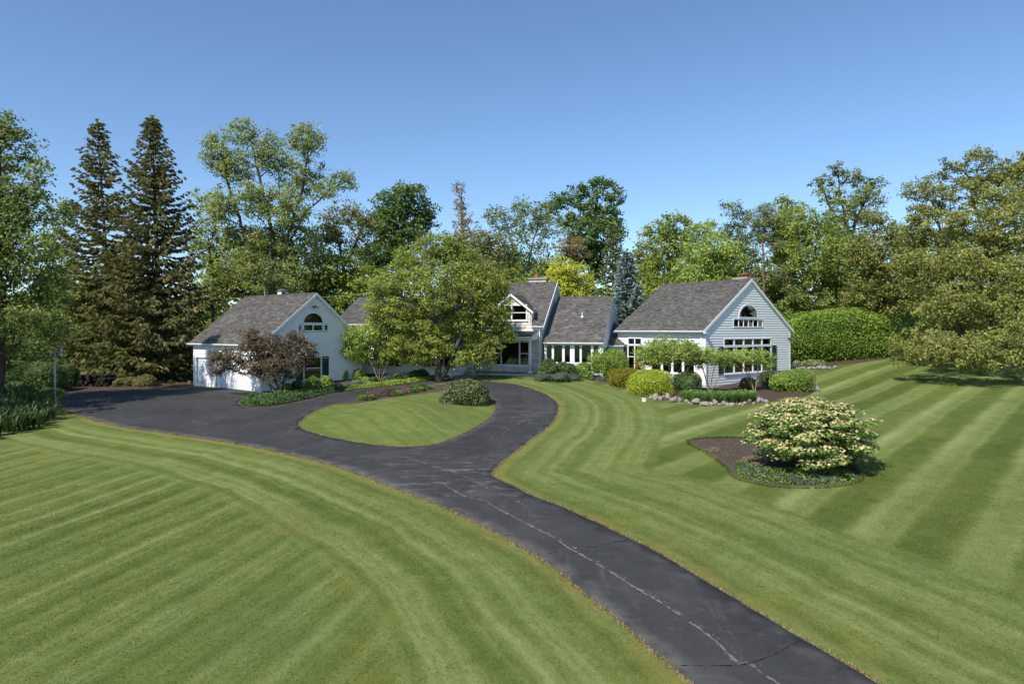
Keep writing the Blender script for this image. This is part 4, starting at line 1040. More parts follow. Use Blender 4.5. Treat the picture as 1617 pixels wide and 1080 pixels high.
def tree(name, label, Y, base, lobes_px, mat, bark='bark', leaf=(.26, .17), dens=2.4, lpc=26, cr=.55, R0=.28, seed=1, group=None, cat='tree',
         trunk_px=None, top_f=.72, zmin_f=None, shell=2.6, depth=.9, up=.5, axis_bias=None, flat=.75, trunks=None, spread=.35, bf=.3, rmin=.012, sagx=.10, crown_zmin=None, clumpvar=.22):
    rr = np.random.default_rng(seed); gx0 = (base[0] - CX) * Y / FPX; gz0 = tz(gx0, Y); B = np.array([gx0, Y, gz0 - .1])
    s = Y / FPX; lobes = []
    wide = max(l[0] + l[2] for l in lobes_px) - min(l[0] - l[2] for l in lobes_px)
    for l in lobes_px:
        oy = rr.normal(0, spread) * l[2] * s if len(l) < 5 else l[4]; c = at(l[0], l[1], Y + oy)
        lobes.append((c[0], Y + oy, c[2], l[2] * s, max(l[2], .6 * l[3]) * s * depth, l[3] * s))
    L = np.array(lobes); area = (math.pi * L[:, 3] * L[:, 5]).sum() * .8
    nleaf = int(2.3 * dens * area / (leaf[0] * leaf[1] * .5)); nc = max(12, nleaf // lpc)
    C = sample_lobes(lobes, nc, rr, shell, zmin=(gz0 + crown_zmin) if crown_zmin is not None else None)
    root = empty(name, B); tag(root, label, cat, group)
    top = L[np.argmax(L[:, 2] + L[:, 5])]; ztop = (L[:, 2] + L[:, 5]).max()
    if trunks is None:
        if trunk_px: tr = [[B] + [at(p[0], p[1], Y) + np.array([0, (p[2] if len(p) > 2 else 0), 0]) for p in tp] for tp in trunk_px]
        else:
            cxm = (L[:, 0] * L[:, 3] * L[:, 5]).sum() / (L[:, 3] * L[:, 5]).sum()
            e = np.array([.5 * cxm + .5 * top[0], Y, gz0 + (ztop - gz0) * top_f]); mid = (B + e) / 2 + np.array([rr.normal(0, .25), rr.normal(0, .25), 0]) - np.array([(e[0] - B[0]) * .2, 0, 0])
            tr = [[B, mid, e]]
    else: tr = trunks
    zlo = (L[:, 2] - L[:, 5]).min()
    zm = gz0 + (ztop - gz0) * zmin_f if zmin_f is not None else max(gz0 + .6, min(zlo - 1.0, gz0 + .45 * (ztop - gz0)))
    branch_mesh('trunk', tr, C, rr, R0, M[bark], rmin, bf, zm, sagx=sagx, parent=root)
    k = np.repeat(np.arange(nc), lpc); g = rr.normal(0, 1, (len(k), 3)) * np.array([1, 1, flat]); g = unit(g) * (rr.random(len(k)) ** .6)[:, None] * np.array([1, 1, flat])
    sz = (cr * rr.uniform(.6, 1.35, nc))[k][:, None]; pts = C[k] + g * sz
    cen = np.array([np.average(L[:, 0]), Y, np.average(L[:, 2])]); outw = unit(g * .8 + unit(C[k] - cen) * .6)
    if crown_zmin is not None: pts[:, 2] = np.maximum(pts[:, 2], gz0 + .08)
    V, F = leaf_quads(pts, outw, leaf[0], leaf[1], rr, up, axis_bias=axis_bias)
    tint = np.clip(rr.normal(.5, clumpvar, nc)[k] + rr.normal(0, .16, len(k)), 0, 1)
    link('crown', mesh_np('crown', V, F, M[mat], None, {'tint': tint}), root)
    return root
def conifer(name, label, Y, base, top_px, half_px, mat, bark='bark', seed=1, z_start=.04, whorl=.42, per=7, droop=.35, spray=(.5, .13), pw=.85, dens=1.0, gap=.12, R0=.3, lean=None, group=None, cat='tree', lift=.15, hang=.6, sprn=3, step=.34, prof=1.06):
    rr = np.random.default_rng(seed); x0 = (base[0] - CX) * Y / FPX; g = tz(x0, Y); B = np.array([x0, Y, g - .1]); T = at(top_px[0], top_px[1], Y)
    root = empty(name, B); tag(root, label, cat, group); H = T[2] - g; R = half_px * Y / FPX
    n = 14; zz = np.linspace(0, 1, n); ctr = np.array([B * (1 - f) + T * f + np.array([.15 * math.sin(3 * f + seed), 0, 0]) * (1 - f) for f in zz]); rad = R0 * (1 - zz) ** .9 + .02
    V1, F1 = tubes(ctr[:-1], ctr[1:], rad[:-1], rad[1:], 8); BV = [V1]; BF = [F1]; kk = len(V1)
    SC = []; SD = []; SN = []
    sect = rr.uniform(.7, 1.15, (12, 9)); z = H * z_start
    bp = []; bq = []; b0 = []; b1 = []
    while z < H - .25:
        f = z / H; c = B * (1 - f) + T * f; c[0] += .15 * math.sin(3 * f + seed) * (1 - f)
        Lm = R * min(1.0, (1 - f) ** pw * prof) * min(1.0, .7 + f * 3.2)
        nb = max(4, int(per * (0.55 + .6 * (1 - f)))); a0 = rr.random() * 6.28
        for b in range(nb):
            if rr.random() < gap: continue
            a = a0 + 6.283 * b / nb + rr.normal(0, .2); L = Lm * sect[int(f * 11.99), int((a % 6.283) / 6.2832 * 9) % 9] * rr.uniform(.72, 1.12) + .12
            dirh = np.array([math.cos(a), math.sin(a), 0]); ns = max(2, int(L / step)); prev = c.copy(); up0 = .55 * f ** 1.5 + rr.normal(0, .06)
            for s_ in range(1, ns + 1):
                u = s_ / ns; p = c + dirh * L * u + UP * (L * (up0 * u - droop * (1 - .7 * f) * math.sin(math.pi * min(u, 1) * .62) + lift * u ** 3) )
                bp.append(prev.copy()); bq.append(p); w0 = .035 * (1 - f * .6) * (1 - (s_ - 1) / ns) + .008; b0.append(w0); b1.append(w0 * .7)
                if u > .18:
                    for _ in range(max(1, int(sprn * dens + rr.random()))):
                        side = np.array([-dirh[1], dirh[0], 0]) * rr.normal(0, 1); dvec = dirh * .8 + side * .85 - UP * hang * rr.uniform(.2, 1.1) * (1 - .6 * f)
                        dvec = dvec / np.linalg.norm(dvec); q = prev + (p - prev) * rr.random() + side * .12 * min(1, L)
                        SC.append(q); SD.append(dvec); SN.append(f)
                prev = p
        z += whorl * (1.0 - .35 * f) * rr.uniform(.75, 1.25)
    for q in range(14): SC.append(T - UP * rr.uniform(0, .9)); a = rr.random() * 6.28; SD.append(unit(np.array([math.cos(a) * .5, math.sin(a) * .5, .8]))); SN.append(1)
    V2, F2 = tubes(np.array(bp), np.array(bq), np.array(b0), np.array(b1), 3); BV.append(V2); BF.append(F2 + kk)
    link('trunk', mesh_np('trunk', np.concatenate(BV), np.concatenate(BF), M[bark], smooth=True), root)
    C = np.array(SC); D = np.array(SD); m = len(C); s = unit(np.cross(D, UP + rr.normal(0, .5, (m, 3)))); up_ = np.cross(s, D)
    l = (spray[0] * rr.uniform(.6, 1.3, m) * (1 - .35 * np.array(SN)))[:, None]; w = (spray[1] * rr.uniform(.7, 1.3, m))[:, None]
    V = np.stack([C, C + D * l * .45 + s * w + up_ * .02, C + D * l - UP * l * .12, C + D * l * .45 - s * w - up_ * .02], 1)
    V2_ = np.stack([C + D * l * .1, C + D * l * .5 + up_ * w * .9, C + D * l * .95 - UP * l * .1, C + D * l * .5 - up_ * w * .9], 1)
    VV = np.concatenate([V, V2_]).reshape(-1, 3)
    t = np.clip(rr.normal(.45, .22, m), 0, 1)
    link('crown', mesh_np('crown', VV, np.arange(len(VV)).reshape(-1, 4), M[mat], None, {'tint': np.concatenate([t, t])}), root)
    return root
def blob_core(c, R, p, lump, f=.86, n=14, zlow=-.2):
    V = []; F = []
    for i in range(n + 1):
        th = math.pi * .5 - (math.pi * .5 + 1.2) * i / n
        for j in range(2 * n):
            a = math.pi * j / n; V.append((math.cos(th) * math.cos(a), math.cos(th) * math.sin(a), math.sin(th)))
    V = np.array(V); r = 1 / ((np.abs(V) ** p).sum(1)) ** (1 / p); V = V * (r * lump(V) * f)[:, None] * np.array(R) + np.array(c)
    for i in range(n):
        for j in range(2 * n):
            k = 2 * n; F.append((i * k + j, i * k + (j + 1) % k, (i + 1) * k + (j + 1) % k, (i + 1) * k + j))
    return V, np.array(F)
def bush(name, label, c, R, mat, n, leaf=(.12, .075), p=2.4, seed=1, group=None, lumps=.08, cat='shrub', rough=.14, stems=0, stem_h=0.0, up=.45, core=True, axis_bias=None, rotz=0.0, rnd=.8, extra=None):
    """dense shrub: leaves over a lumpy body, c at ground level, R half sizes (z: full height)"""
    rr = np.random.default_rng(seed); K = rr.normal(0, 1, (9, 3)) * 2.6; ph = rr.uniform(0, 6.28, 9)
    def lump(d): return 1 + lumps * np.sin(d @ K.T + ph).sum(1) / 2.2
    c = np.array(c, float); d = unit(rr.normal(0, 1, (int(n * 1.7), 3))); d = d[d[:, 2] > -.9][:n]; r = 1 / ((np.abs(d) ** p).sum(1)) ** (1 / p)
    zc = R[2] * .46; RR = np.array([R[0], R[1], R[2] - zc]); cen = c + UP * (zc + stem_h)
    r = np.where(d[:, 2] < 0, 1 / ((np.abs(d) ** max(p, 5)).sum(1)) ** (1 / max(p, 5)), r)
    RRl = np.where(d[:, 2:3] < 0, np.array([[R[0], R[1], zc * 1.15]]), RR[None])
    q = d * (r * lump(d))[:, None] * RRl * (1 - rough * rr.random(len(d)) ** 1.5 + rr.normal(0, .02, len(d)))[:, None]
    cz, sz = math.cos(rotz), math.sin(rotz); rot = np.array([[cz, -sz, 0], [sz, cz, 0], [0, 0, 1]])
    pts = q @ rot.T + cen; outw = unit((d / RRl) @ rot.T)
    gnd = terr(pts[:, 0], pts[:, 1]); pts[:, 2] = np.maximum(pts[:, 2], gnd + .02)
    V, F = leaf_quads(pts, outw * 1.6, leaf[0], leaf[1], rr, up, rnd, axis_bias)
    t = np.clip(rr.normal(.5, .2, len(d)) + .25 * np.sin(d @ K[:3].T * 2.2 + ph[:3]).sum(1) / 2, 0, 1)
    root = empty(name, c); tag(root, label, cat, group)
    link('foliage', mesh_np('foliage', V, F, M[mat], None, {'tint': t}), root)
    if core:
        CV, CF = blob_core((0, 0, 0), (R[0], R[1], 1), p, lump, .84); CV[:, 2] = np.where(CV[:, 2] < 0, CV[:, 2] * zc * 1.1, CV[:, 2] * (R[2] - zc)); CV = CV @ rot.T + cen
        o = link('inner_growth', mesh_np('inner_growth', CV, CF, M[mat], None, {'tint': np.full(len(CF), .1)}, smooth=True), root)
    if stems:
        m = MB()
        for k in range(stems):
            a = rr.random() * 6.28; m.tube(c + np.array([math.cos(a), math.sin(a), 0]) * .08, c + np.array([math.cos(a) * R[0] * .5, math.sin(a) * R[1] * .5, stem_h + R[2] * .4]), .03, .012, 5, False)
        m.build('stem', M['bark_tan'], root, True)
    return root
def tuft(name, label, c, R, H, mat, n, seed, group=None, w=.02, cat='plant', spread=1.0, kind=None):
    """upright arching leaves from one crown"""
    rr = np.random.default_rng(seed); a = rr.uniform(0, 6.283, n); r = R * np.sqrt(rr.random(n)); c = np.array(c, float)
    b = c + np.column_stack([np.cos(a) * r * .5, np.sin(a) * r * .5, np.zeros(n)]); h = H * rr.uniform(.55, 1.1, n); o = R * spread * rr.uniform(.3, 1.1, n)
    dr = np.column_stack([np.cos(a), np.sin(a), np.zeros(n)]); sd = np.column_stack([-np.sin(a), np.cos(a), np.zeros(n)]) * w
    m = b + dr * (o * .45)[:, None] + UP * (h * .8)[:, None]; t = b + dr * o[:, None] + UP * h[:, None] * .75
    V = np.stack([b - sd, b + sd, m + sd, m - sd, m - sd, m + sd, t + sd * .1, t - sd * .1], 1).reshape(-1, 3)
    ob = link(name, mesh_np(name, V, np.arange(len(V)).reshape(-1, 4), M[mat], None, {'tint': np.repeat(np.clip(rr.normal(.5, .22, n), 0, 1), 2)}))
    tag(ob, label, cat, group, kind); return ob
def cover(name, label, poly, n, h, leaf, mat, seed, shrink=.02, cat='ground cover', wave=.4):
    rr = np.random.default_rng(seed); lo, hi = poly.min(0), poly.max(0); x = rr.uniform(lo[0], hi[0], n * 4); y = rr.uniform(lo[1], hi[1], n * 4)
    ok = inside(poly, x, y); x, y = x[ok][:n], y[ok][:n]; e = np.clip(polydist(poly, x, y) / .25, .25, 1)
    hh = h * e * (1 + wave * np.sin(x * 2.3 + 1) * np.sin(y * 2.9 + seed)) ; z = terr(x, y) + .05 + hh * rr.random(len(x)) ** .5
    V, F = leaf_quads(np.column_stack([x, y, z]), np.tile(UP, (len(x), 1)), leaf[0], leaf[1], rr, .4, .7)
    o = link(name, mesh_np(name, V, F, M[mat], None, {'tint': np.clip(rr.normal(.5, .24, len(x)), 0, 1)})); tag(o, label, cat, kind='stuff'); return o

# ------------------------------------------------------------------ trees near the house
tree('maple_tree', 'broad yellow-green maple on the island, hiding the middle of the house', 50.3, (694, 607),
     [(690, 392, 34, 26), (655, 415, 36, 30), (730, 415, 36, 30), (622, 452, 38, 34), (765, 452, 38, 36), (692, 455, 62, 46), (782, 492, 28, 34), (640, 500, 50, 40), (740, 505, 56, 40),
      (598, 490, 22, 24), (796, 525, 18, 20), (680, 540, 52, 28), (755, 545, 42, 26), (640, 540, 32, 24), (735, 565, 44, 18), (655, 562, 38, 16), (595, 470, 14, 10)],
     'maple', 'bark', (.18, .12), 2.5, 36, .5, .25, 11, trunk_px=[[(690, 575), (672, 520, .5), (660, 450, .3)], [(705, 585), (722, 548, -.8), (748, 490, -.6)], [(692, 560), (700, 500, 1.2), (705, 430, .8)]],
     zmin_f=.2, shell=2.3, spread=.25)
tree('small_tree', 'small multi-stemmed bright green tree against the link wall left of the maple', 51.2, (599, 603),
     [(575, 535, 32, 24), (605, 520, 35, 26), (560, 555, 22, 16), (630, 540, 28, 24), (600, 560, 40, 20), (648, 515, 25, 22)], 'small_tree', 'bark_tan', (.16, .11), 2.6, 30, .5, .07, 12,
     trunk_px=[[(590, 580), (572, 548)], [(600, 575), (602, 535)], [(610, 580), (628, 545)], [(596, 578, -.5), (585, 540, -.8)]], zmin_f=.25)
tree('purple_leaf_tree', 'low purple-leaved tree with leaning double trunk beside the garage doors', 44.6, (441, 619),
     [(396, 532, 17, 16), (348, 567, 22, 17), (392, 565, 40, 28), (430, 575, 36, 28), (463, 543, 27, 22), (486, 556, 22, 20), (425, 545, 30, 22), (350, 585, 18, 10), (455, 575, 26, 24)], 'purple', 'bark', (.15, .10), 1.9, 28, .4, .15, 13,
     trunk_px=[[(425, 607), (408, 595), (395, 570)], [(437, 608), (432, 590), (445, 560)], [(445, 608), (455, 580), (470, 555)]], zmin_f=.15, spread=.3)
tree('clipped_small_tree', 'multi-stemmed small tree with dome-clipped crown before the side windows', 46.2, (1060, 621),
     [(1055, 552, 44, 22), (1030, 560, 28, 18), (1085, 556, 26, 18)], 'small_tree', 'bark_tan', (.12, .08), 2.5, 26, .32, .06, 14,
     trunk_px=[[(1050, 600), (1035, 570)], [(1058, 600), (1058, 565)], [(1066, 600), (1078, 568)], [(1045, 597, .5), (1025, 575, .6)], [(1070, 600, -.5), (1090, 572, -.6)]], zmin_f=.3, cat='small tree', shell=3.2)
tree('clipped_small_tree', 'multi-stemmed clipped tree standing at the corner of the right wing', 46.0, (1120, 625),
     [(1120, 562, 26, 14), (1140, 566, 22, 13), (1105, 570, 16, 12)], 'small_tree', 'bark_tan', (.12, .08), 2.2, 26, .28, .055, 15,
     trunk_px=[[(1115, 600), (1108, 575)], [(1124, 598), (1130, 572)], [(1120, 600, .4), (1120, 575, .4)], [(1128, 605, -.3), (1142, 576, -.4)]], zmin_f=.3, cat='small tree', shell=3.2)
tree('clipped_small_tree', 'flat-clipped multi-stemmed tree before the five gable windows', 46.4, (1192, 621),
     [(1180, 562, 28, 12), (1205, 566, 20, 13), (1155, 563, 18, 11), (1215, 575, 9, 10)], 'small_tree', 'bark_tan', (.12, .08), 2.1, 26, .26, .055, 16,
     trunk_px=[[(1186, 600), (1170, 575)], [(1196, 596), (1198, 570)], [(1190, 602, .3), (1182, 575, .4)], [(1180, 600, -.2), (1160, 575, -.3)]], zmin_f=.3, cat='small tree', shell=3.2)

# --- big trees left
tree('leafy_tree', 'tall leafy tree at the left edge, its top tapering into the sky', 40, (-4, 640),
     [(5, 205, 22, 34), (28, 240, 28, 36), (50, 285, 28, 38), (-35, 280, 50, 60), (52, 335, 32, 42), (5, 330, 50, 50), (-5, 390, 60, 50), (50, 400, 42, 44), (-60, 400, 66, 70), (5, 450, 70, 45), (62, 460, 40, 40), (-60, 500, 60, 50), (20, 520, 66, 34), (75, 515, 30, 26), (5, 565, 55, 28)], 'mid', 'bark', (.22, .15), 1.5, 26, .6, .35, 21,
     trunk_px=[[(0, 480), (0, 330), (2, 210)]], spread=.3)
tree('leafy_tree', 'broad tree beyond the left edge of the photo whose shade falls across the fern bed', 33.0, (-330, 700),
     [(-330, 420, 150, 130), (-260, 520, 130, 90), (-400, 520, 130, 90), (-300, 330, 110, 80), (-240, 430, 90, 90)], 'mid', 'bark', (.3, .2), .8, 24, .7, .35, 22)
conifer('norway_spruce', 'narrower dark spruce with a bare lower trunk, left of the pair', 57.5, (178, 601), (153, 190), 82, 'spruce', 'bark_grey', 31, z_start=.10, whorl=.46, per=8, droop=.42, gap=.16, R0=.24, spray=(.55, .10), hang=.9, sprn=6, dens=1.0, step=.36, prof=1.36, pw=.84)
conifer('norway_spruce', 'taller full dark spruce next to the garage, right of the pair', 56.0, (252, 604), (240, 183), 88, 'spruce', 'bark', 32, z_start=.02, whorl=.42, per=9, droop=.4, gap=.08, R0=.3, spray=(.55, .10), hang=.9, sprn=6, dens=1.0, step=.38, prof=1.34, pw=.84)

# --- trees behind the house, left to right
BG = 'trees behind the house'
tree('cottonwood', 'tallest loose open-crowned tree behind the garage with a long right limb', 68, (432, 590),
     [(338, 238, 22, 32), (382, 212, 27, 26), (372, 265, 30, 34), (428, 245, 30, 36), (482, 225, 30, 30), (478, 280, 42, 34), (545, 285, 22, 15), (515, 300, 22, 18), (400, 315, 32, 28), (352, 322, 24, 30), (450, 330, 42, 34),
      (420, 385, 48, 38), (470, 385, 42, 36), (380, 420, 36, 30), (440, 440, 55, 32), (370, 370, 22, 22)], 'cotton', 'bark', (.25, .17), 1.95, 24, .66, .40, 41, BG,
     trunk_px=[[(418, 480), (398, 400), (365, 310), (350, 240)], [(425, 470), (430, 370), (410, 280), (395, 220)], [(440, 470), (455, 370), (480, 290), (488, 230)], [(440, 400, 1), (480, 330, 1), (520, 298, .5), (545, 287)]], zmin_f=.25, spread=.45, clumpvar=.26)
tree('woodland_tree', 'light green tree showing between the right spruce and the cottonwood', 72, (335, 590),
     [(325, 318, 24, 20), (335, 350, 28, 28), (318, 390, 26, 30), (345, 415, 30, 40), (330, 460, 40, 30)], 'cotton', 'bark', (.3, .2), 1.3, 20, .7, .2, 42, BG)
tree('woodland_tree', 'bushy tree filling the gap left of the spruces', 70, (105, 600), [(105, 335, 20, 22), (95, 380, 32, 35), (110, 440, 46, 45), (80, 500, 55, 45), (140, 490, 50, 50), (200, 450, 40, 60)], 'mid', 'bark', (.36, .25), 2.0, 22, .75, .22, 43, BG)
tree('woodland_tree', 'leafy green tree low behind the garage roof under the cottonwood', 74, (400, 590), [(380, 400, 40, 40), (430, 410, 50, 40), (350, 440, 40, 40), (400, 455, 60, 30), (470, 440, 40, 34), (330, 490, 40, 40)], 'bright', 'bark', (.34, .24), 1.6, 22, .8, .2, 64, BG)
tree('woodland_tree', 'bushy green tree right of the garage gable below the olive tree', 72, (535, 590), [(520, 430, 40, 30), (560, 425, 34, 34), (500, 455, 40, 26), (550, 460, 45, 26), (590, 450, 30, 36)], 'bright', 'bark', (.34, .24), 1.8, 22, .8, .18, 65, BG)
tree('woodland_tree', 'deep green tree showing low between the maple and the stone chimney', 88, (800, 580), [(790, 420, 40, 34), (830, 440, 40, 30), (760, 450, 40, 34), (870, 445, 26, 24)], 'mid', 'bark', (.36, .25), 1.8, 22, .8, .18, 66, BG)
tree('woodland_tree', 'dark bushy tree behind the oaks at the far right', 84, (1480, 575), [(1440, 380, 40, 34), (1490, 400, 50, 40), (1450, 440, 50, 40), (1520, 450, 60, 50), (1580, 420, 60, 60), (1460, 500, 60, 34), (1560, 510, 60, 34)], 'mid', 'bark', (.4, .28), 1.8, 22, .85, .24, 67, BG)
tree('woodland_tree', 'spring-green tree between the pine and the gnarled oak', 80, (1345, 575), [(1350, 390, 40, 30), (1320, 420, 40, 34), (1370, 430, 40, 34), (1340, 460, 50, 34), (1200, 430, 36, 34), (1180, 460, 40, 30), (1220, 470, 34, 30)], 'mid', 'bark', (.34, .24), 1.8, 22, .8, .2, 68, BG)
tree('woodland_tree', 'feathery olive tree with bare right branches beside the cottonwood', 76, (548, 580), [(545, 335, 28, 20), (515, 360, 30, 26), (570, 350, 26, 22), (530, 395, 42, 34), (575, 385, 20, 22), (520, 440, 50, 34)], 'olive', 'bark', (.3, .18), 1.35, 22, .8, .25, 44, BG)
tree('woodland_tree', 'dense dark green round-headed maple left of the front maple top', 84, (632, 570), [(650, 310, 30, 24), (620, 328, 34, 28), (665, 345, 28, 30), (603, 352, 26, 26), (635, 365, 45, 34), (615, 400, 40, 34), (590, 420, 20, 40)], 'dark', 'bark', (.36, .26), 2.6, 24, .85, .32, 45, BG)
tree('woodland_tree', 'thin half-bare spire of a tree rising above the maple', 82, (735, 570), [(723, 300, 10, 15), (730, 325, 16, 16), (735, 350, 20, 14), (742, 372, 26, 16)], 'brownish', 'bark_grey', (.26, .17), .8, 14, .55, .2, 46, BG, top_f=.95)
tree('woodland_tree', 'olive green bushy tree just right behind the front maple top', 78, (752, 575), [(740, 385, 40, 30), (770, 400, 35, 32), (720, 400, 32, 30), (760, 440, 50, 36)], 'olive', 'bark', (.3, .2), 1.6, 22, .75, .2, 47, BG)
tree('woodland_tree', 'airy green tree with sky showing through, left of the stone chimney', 80, (832, 575), [(855, 330, 26, 18), (825, 328, 20, 15), (792, 345, 32, 20), (840, 352, 36, 22), (868, 368, 26, 22), (805, 375, 30, 20), (835, 408, 42, 26), (800, 420, 30, 30), (862, 430, 26, 24)], 'mid', 'bark_grey', (.28, .18), 1.05, 20, .8, .2, 48, BG,
     trunk_px=[[(825, 440), (812, 400), (800, 350)], [(828, 440), (840, 390), (855, 335)]], zmin_f=.4)
tree('woodland_tree', 'tall dark green maple with lobed crown above the sunroom', 86, (928, 570), [(880, 325, 18, 16), (912, 310, 22, 18), (945, 298, 28, 18), (970, 312, 14, 20), (962, 345, 30, 24), (925, 340, 36, 28), (890, 350, 22, 16), (940, 375, 42, 30), (910, 395, 30, 28), (975, 370, 16, 20), (950, 415, 40, 34)], 'dark', 'bark', (.38, .27), 2.2, 24, .8, .34, 49, BG)
tree('woodland_tree', 'flat-topped brown half-dead conifer left of the soft green pine', 76, (905, 570), [(905, 380, 26, 6), (898, 392, 30, 7), (912, 402, 24, 7)], 'brownish', 'bark', (.24, .08), 1.7, 24, .45, .14, 50, BG, flat=.35)
tree('woodland_tree', 'low bright yellow-green tree behind the sunroom ridge', 71, (893, 575), [(885, 425, 22, 20), (905, 438, 30, 24), (880, 450, 30, 28), (920, 458, 26, 22), (900, 480, 40, 30)], 'yellow', 'bark', (.24, .15), 2.2, 24, .6, .14, 51, BG)
conifer('soft_pine', 'soft grey-green pine between the dark maple and the blue spruce', 79, (968, 575), (968, 345), 34, 'pine', 'bark_grey', 52, z_start=.1, whorl=.6, per=7, droop=.05, gap=.12, R0=.18, spray=(.6, .17), hang=.1, sprn=3, dens=1.1, group=BG, lift=.25, pw=.7, step=.4)
conifer('blue_spruce', 'silvery blue spruce between the sunroom and the right wing', 66, (990, 575), (990, 396), 44, 'bluespruce', 'bark', 53, z_start=.03, whorl=.36, per=10, droop=.15, gap=.03, R0=.18, spray=(.46, .14), hang=.15, sprn=4, dens=1.2, lift=.25, pw=.8, step=.32)
tree('woodland_tree', 'bright green tree with flat twin tops left of the right wing ridge', 86, (1052, 570), [(1060, 345, 18, 10), (1082, 347, 14, 10), (1035, 365, 24, 18), (1065, 375, 34, 24), (1040, 405, 42, 34), (1085, 410, 40, 34), (1015, 425, 26, 40), (1060, 440, 50, 30)], 'bright', 'bark', (.34, .23), 1.8, 22, .8, .26, 54, BG)
tree('woodland_tree', 'yellowish spring-green tree above the middle of the right wing ridge', 78, (1125, 570), [(1110, 370, 32, 22), (1130, 395, 40, 30), (1100, 415, 36, 34), (1145, 425, 38, 34), (1115, 440, 50, 26)], 'small_tree', 'bark', (.28, .2), 1.7, 22, .75, .22, 55, BG, clumpvar=.3)
tree('woodland_tree', 'sparse reddish-budded tree top just left of the tall pine', 80, (1165, 570), [(1158, 330, 18, 16), (1175, 345, 20, 18), (1160, 370, 28, 22), (1178, 395, 28, 28), (1155, 410, 36, 34)], 'oak_green', 'bark_grey', (.26, .17), 1.15, 20, .7, .18, 56, BG, clumpvar=.3)
tree('tall_pine', 'dark pine with a bare reddish trunk behind the right gable', 73, (1206, 575), [(1208, 335, 16, 14), (1200, 352, 20, 12), (1222, 350, 16, 12), (1210, 372, 26, 12), (1228, 390, 16, 10), (1238, 430, 20, 12)], 'pine', 'bark_red', (.26, .07), 2.6, 30, .5, .13, 57, BG, top_f=.97, trunk_px=[[(1206, 460), (1205, 380), (1208, 330)]], up=.7, zmin_f=.5)
tree('woodland_tree', 'small bright tuft-topped tree between the pine and the oaks', 92, (1240, 565), [(1238, 322, 16, 12), (1248, 335, 20, 12), (1235, 350, 22, 18), (1245, 390, 30, 40)], 'bright', 'bark', (.36, .25), 2.0, 22, .75, .2, 58, BG)
tree('woodland_tree', 'tall gnarled oak with open branching top right of the gable', 92, (1338, 560), [(1325, 268, 14, 12), (1345, 282, 20, 14), (1378, 292, 24, 12), (1298, 292, 18, 14), (1310, 312, 22, 16), (1360, 312, 30, 16), (1390, 318, 14, 10), (1335, 335, 34, 18), (1370, 345, 26, 18), (1320, 365, 36, 24)], 'oak_green', 'bark', (.34, .22), 1.35, 20, .8, .34, 59, BG,
     trunk_px=[[(1335, 440), (1340, 370), (1325, 300), (1325, 270)], [(1338, 430), (1350, 350), (1375, 305)], [(1332, 420), (1318, 350), (1300, 300)]], zmin_f=.4)
tree('woodland_tree', 'full fresh green tree with a pale bent limb, right behind the gable', 74, (1272, 570), [(1262, 350, 36, 26), (1300, 370, 34, 30), (1240, 380, 32, 30), (1275, 405, 50, 34), (1315, 410, 32, 34), (1250, 430, 40, 34), (1300, 450, 40, 34)], 'bright', 'bark_tan', (.28, .19), 1.75, 24, .75, .26, 60, BG,
     trunk_px=[[(1262, 465), (1270, 440), (1285, 415), (1290, 380)], [(1255, 470), (1245, 420), (1250, 370)]], zmin_f=.3)
tree('woodland_tree', 'uneven light green small tree above the tall hedge', 73, (1300, 575), [(1262, 462, 26, 30), (1290, 478, 30, 20), (1322, 452, 24, 26), (1350, 470, 28, 26), (1380, 482, 24, 18), (1240, 488, 24, 20)], 'mid', 'bark', (.26, .17), 1.7, 24, .65, .12, 61, BG)
tree('oak_tree', 'bronze-green oak standing behind the hedge left of the huge oak', 68, (1405, 575), [(1400, 365, 30, 22), (1365, 395, 32, 24), (1420, 400, 42, 32), (1385, 430, 45, 32), (1440, 440, 45, 34), (1360, 465, 30, 24), (1410, 470, 50, 30), (1380, 345, 20, 14)], 'oak', 'bark', (.24, .16), 1.9, 28, .62, .3, 62)
tree('oak_tree', 'huge bronze-green oak at the right edge with branches sweeping to the grass', 56, (1590, 612),
     [(1545, 252, 30, 14, 0), (1500, 268, 36, 16, 1), (1455, 300, 30, 16, 0), (1590, 275, 32, 22, 1), (1520, 300, 40, 20, -2), (1480, 330, 36, 18, 1), (1570, 315, 46, 26, -2), (1625, 310, 40, 34, -1), (1540, 360, 52, 28, -4), (1610, 375, 50, 34, -4), (1480, 375, 34, 20, 0),
      (1505, 415, 50, 28, -5), (1575, 430, 54, 34, -7), (1465, 440, 38, 26, -2), (1640, 440, 44, 44, -5), (1530, 475, 52, 28, -7.5), (1480, 495, 34, 24, -4.5), (1600, 500, 50, 30, -8.5), (1455, 545, 42, 26, -7.5), (1500, 555, 48, 24, -9.5), (1555, 556, 50, 26, -10.5), (1610, 548, 44, 32, -11), (1430, 566, 22, 16, -7.5),
      (1670, 360, 44, 60, -1), (1680, 500, 40, 60, -3), (1640, 260, 30, 30, 2), (1550, 400, 60, 40, 4), (1520, 500, 60, 40, 4), (1450, 340, 26, 16, -1), (1440, 375, 30, 20, 0), (1500, 350, 40, 22, -3), (1550, 285, 34, 18, 1), (1590, 330, 46, 30, -4), (1620, 260, 30, 24, 0), (1440, 415, 30, 24, -2)],
     'oak', 'bark', (.21, .145), 1.7, 36, .55, .5, 63, trunk_px=[[(1590, 540), (1570, 470), (1545, 370, -.5), (1530, 290)], [(1595, 530), (1620, 430), (1625, 320)], [(1588, 545), (1530, 490, -2), (1470, 450, -3)], [(1585, 560), (1530, 555, -3), (1470, 560, -4)], [(1592, 540), (1640, 490, 1), (1680, 440, 2)], [(1580, 480), (1520, 410, 1), (1490, 340, 1)]],
     zmin_f=.06, spread=.55, crown_zmin=.25, sagx=.14, clumpvar=.24, rmin=.02)

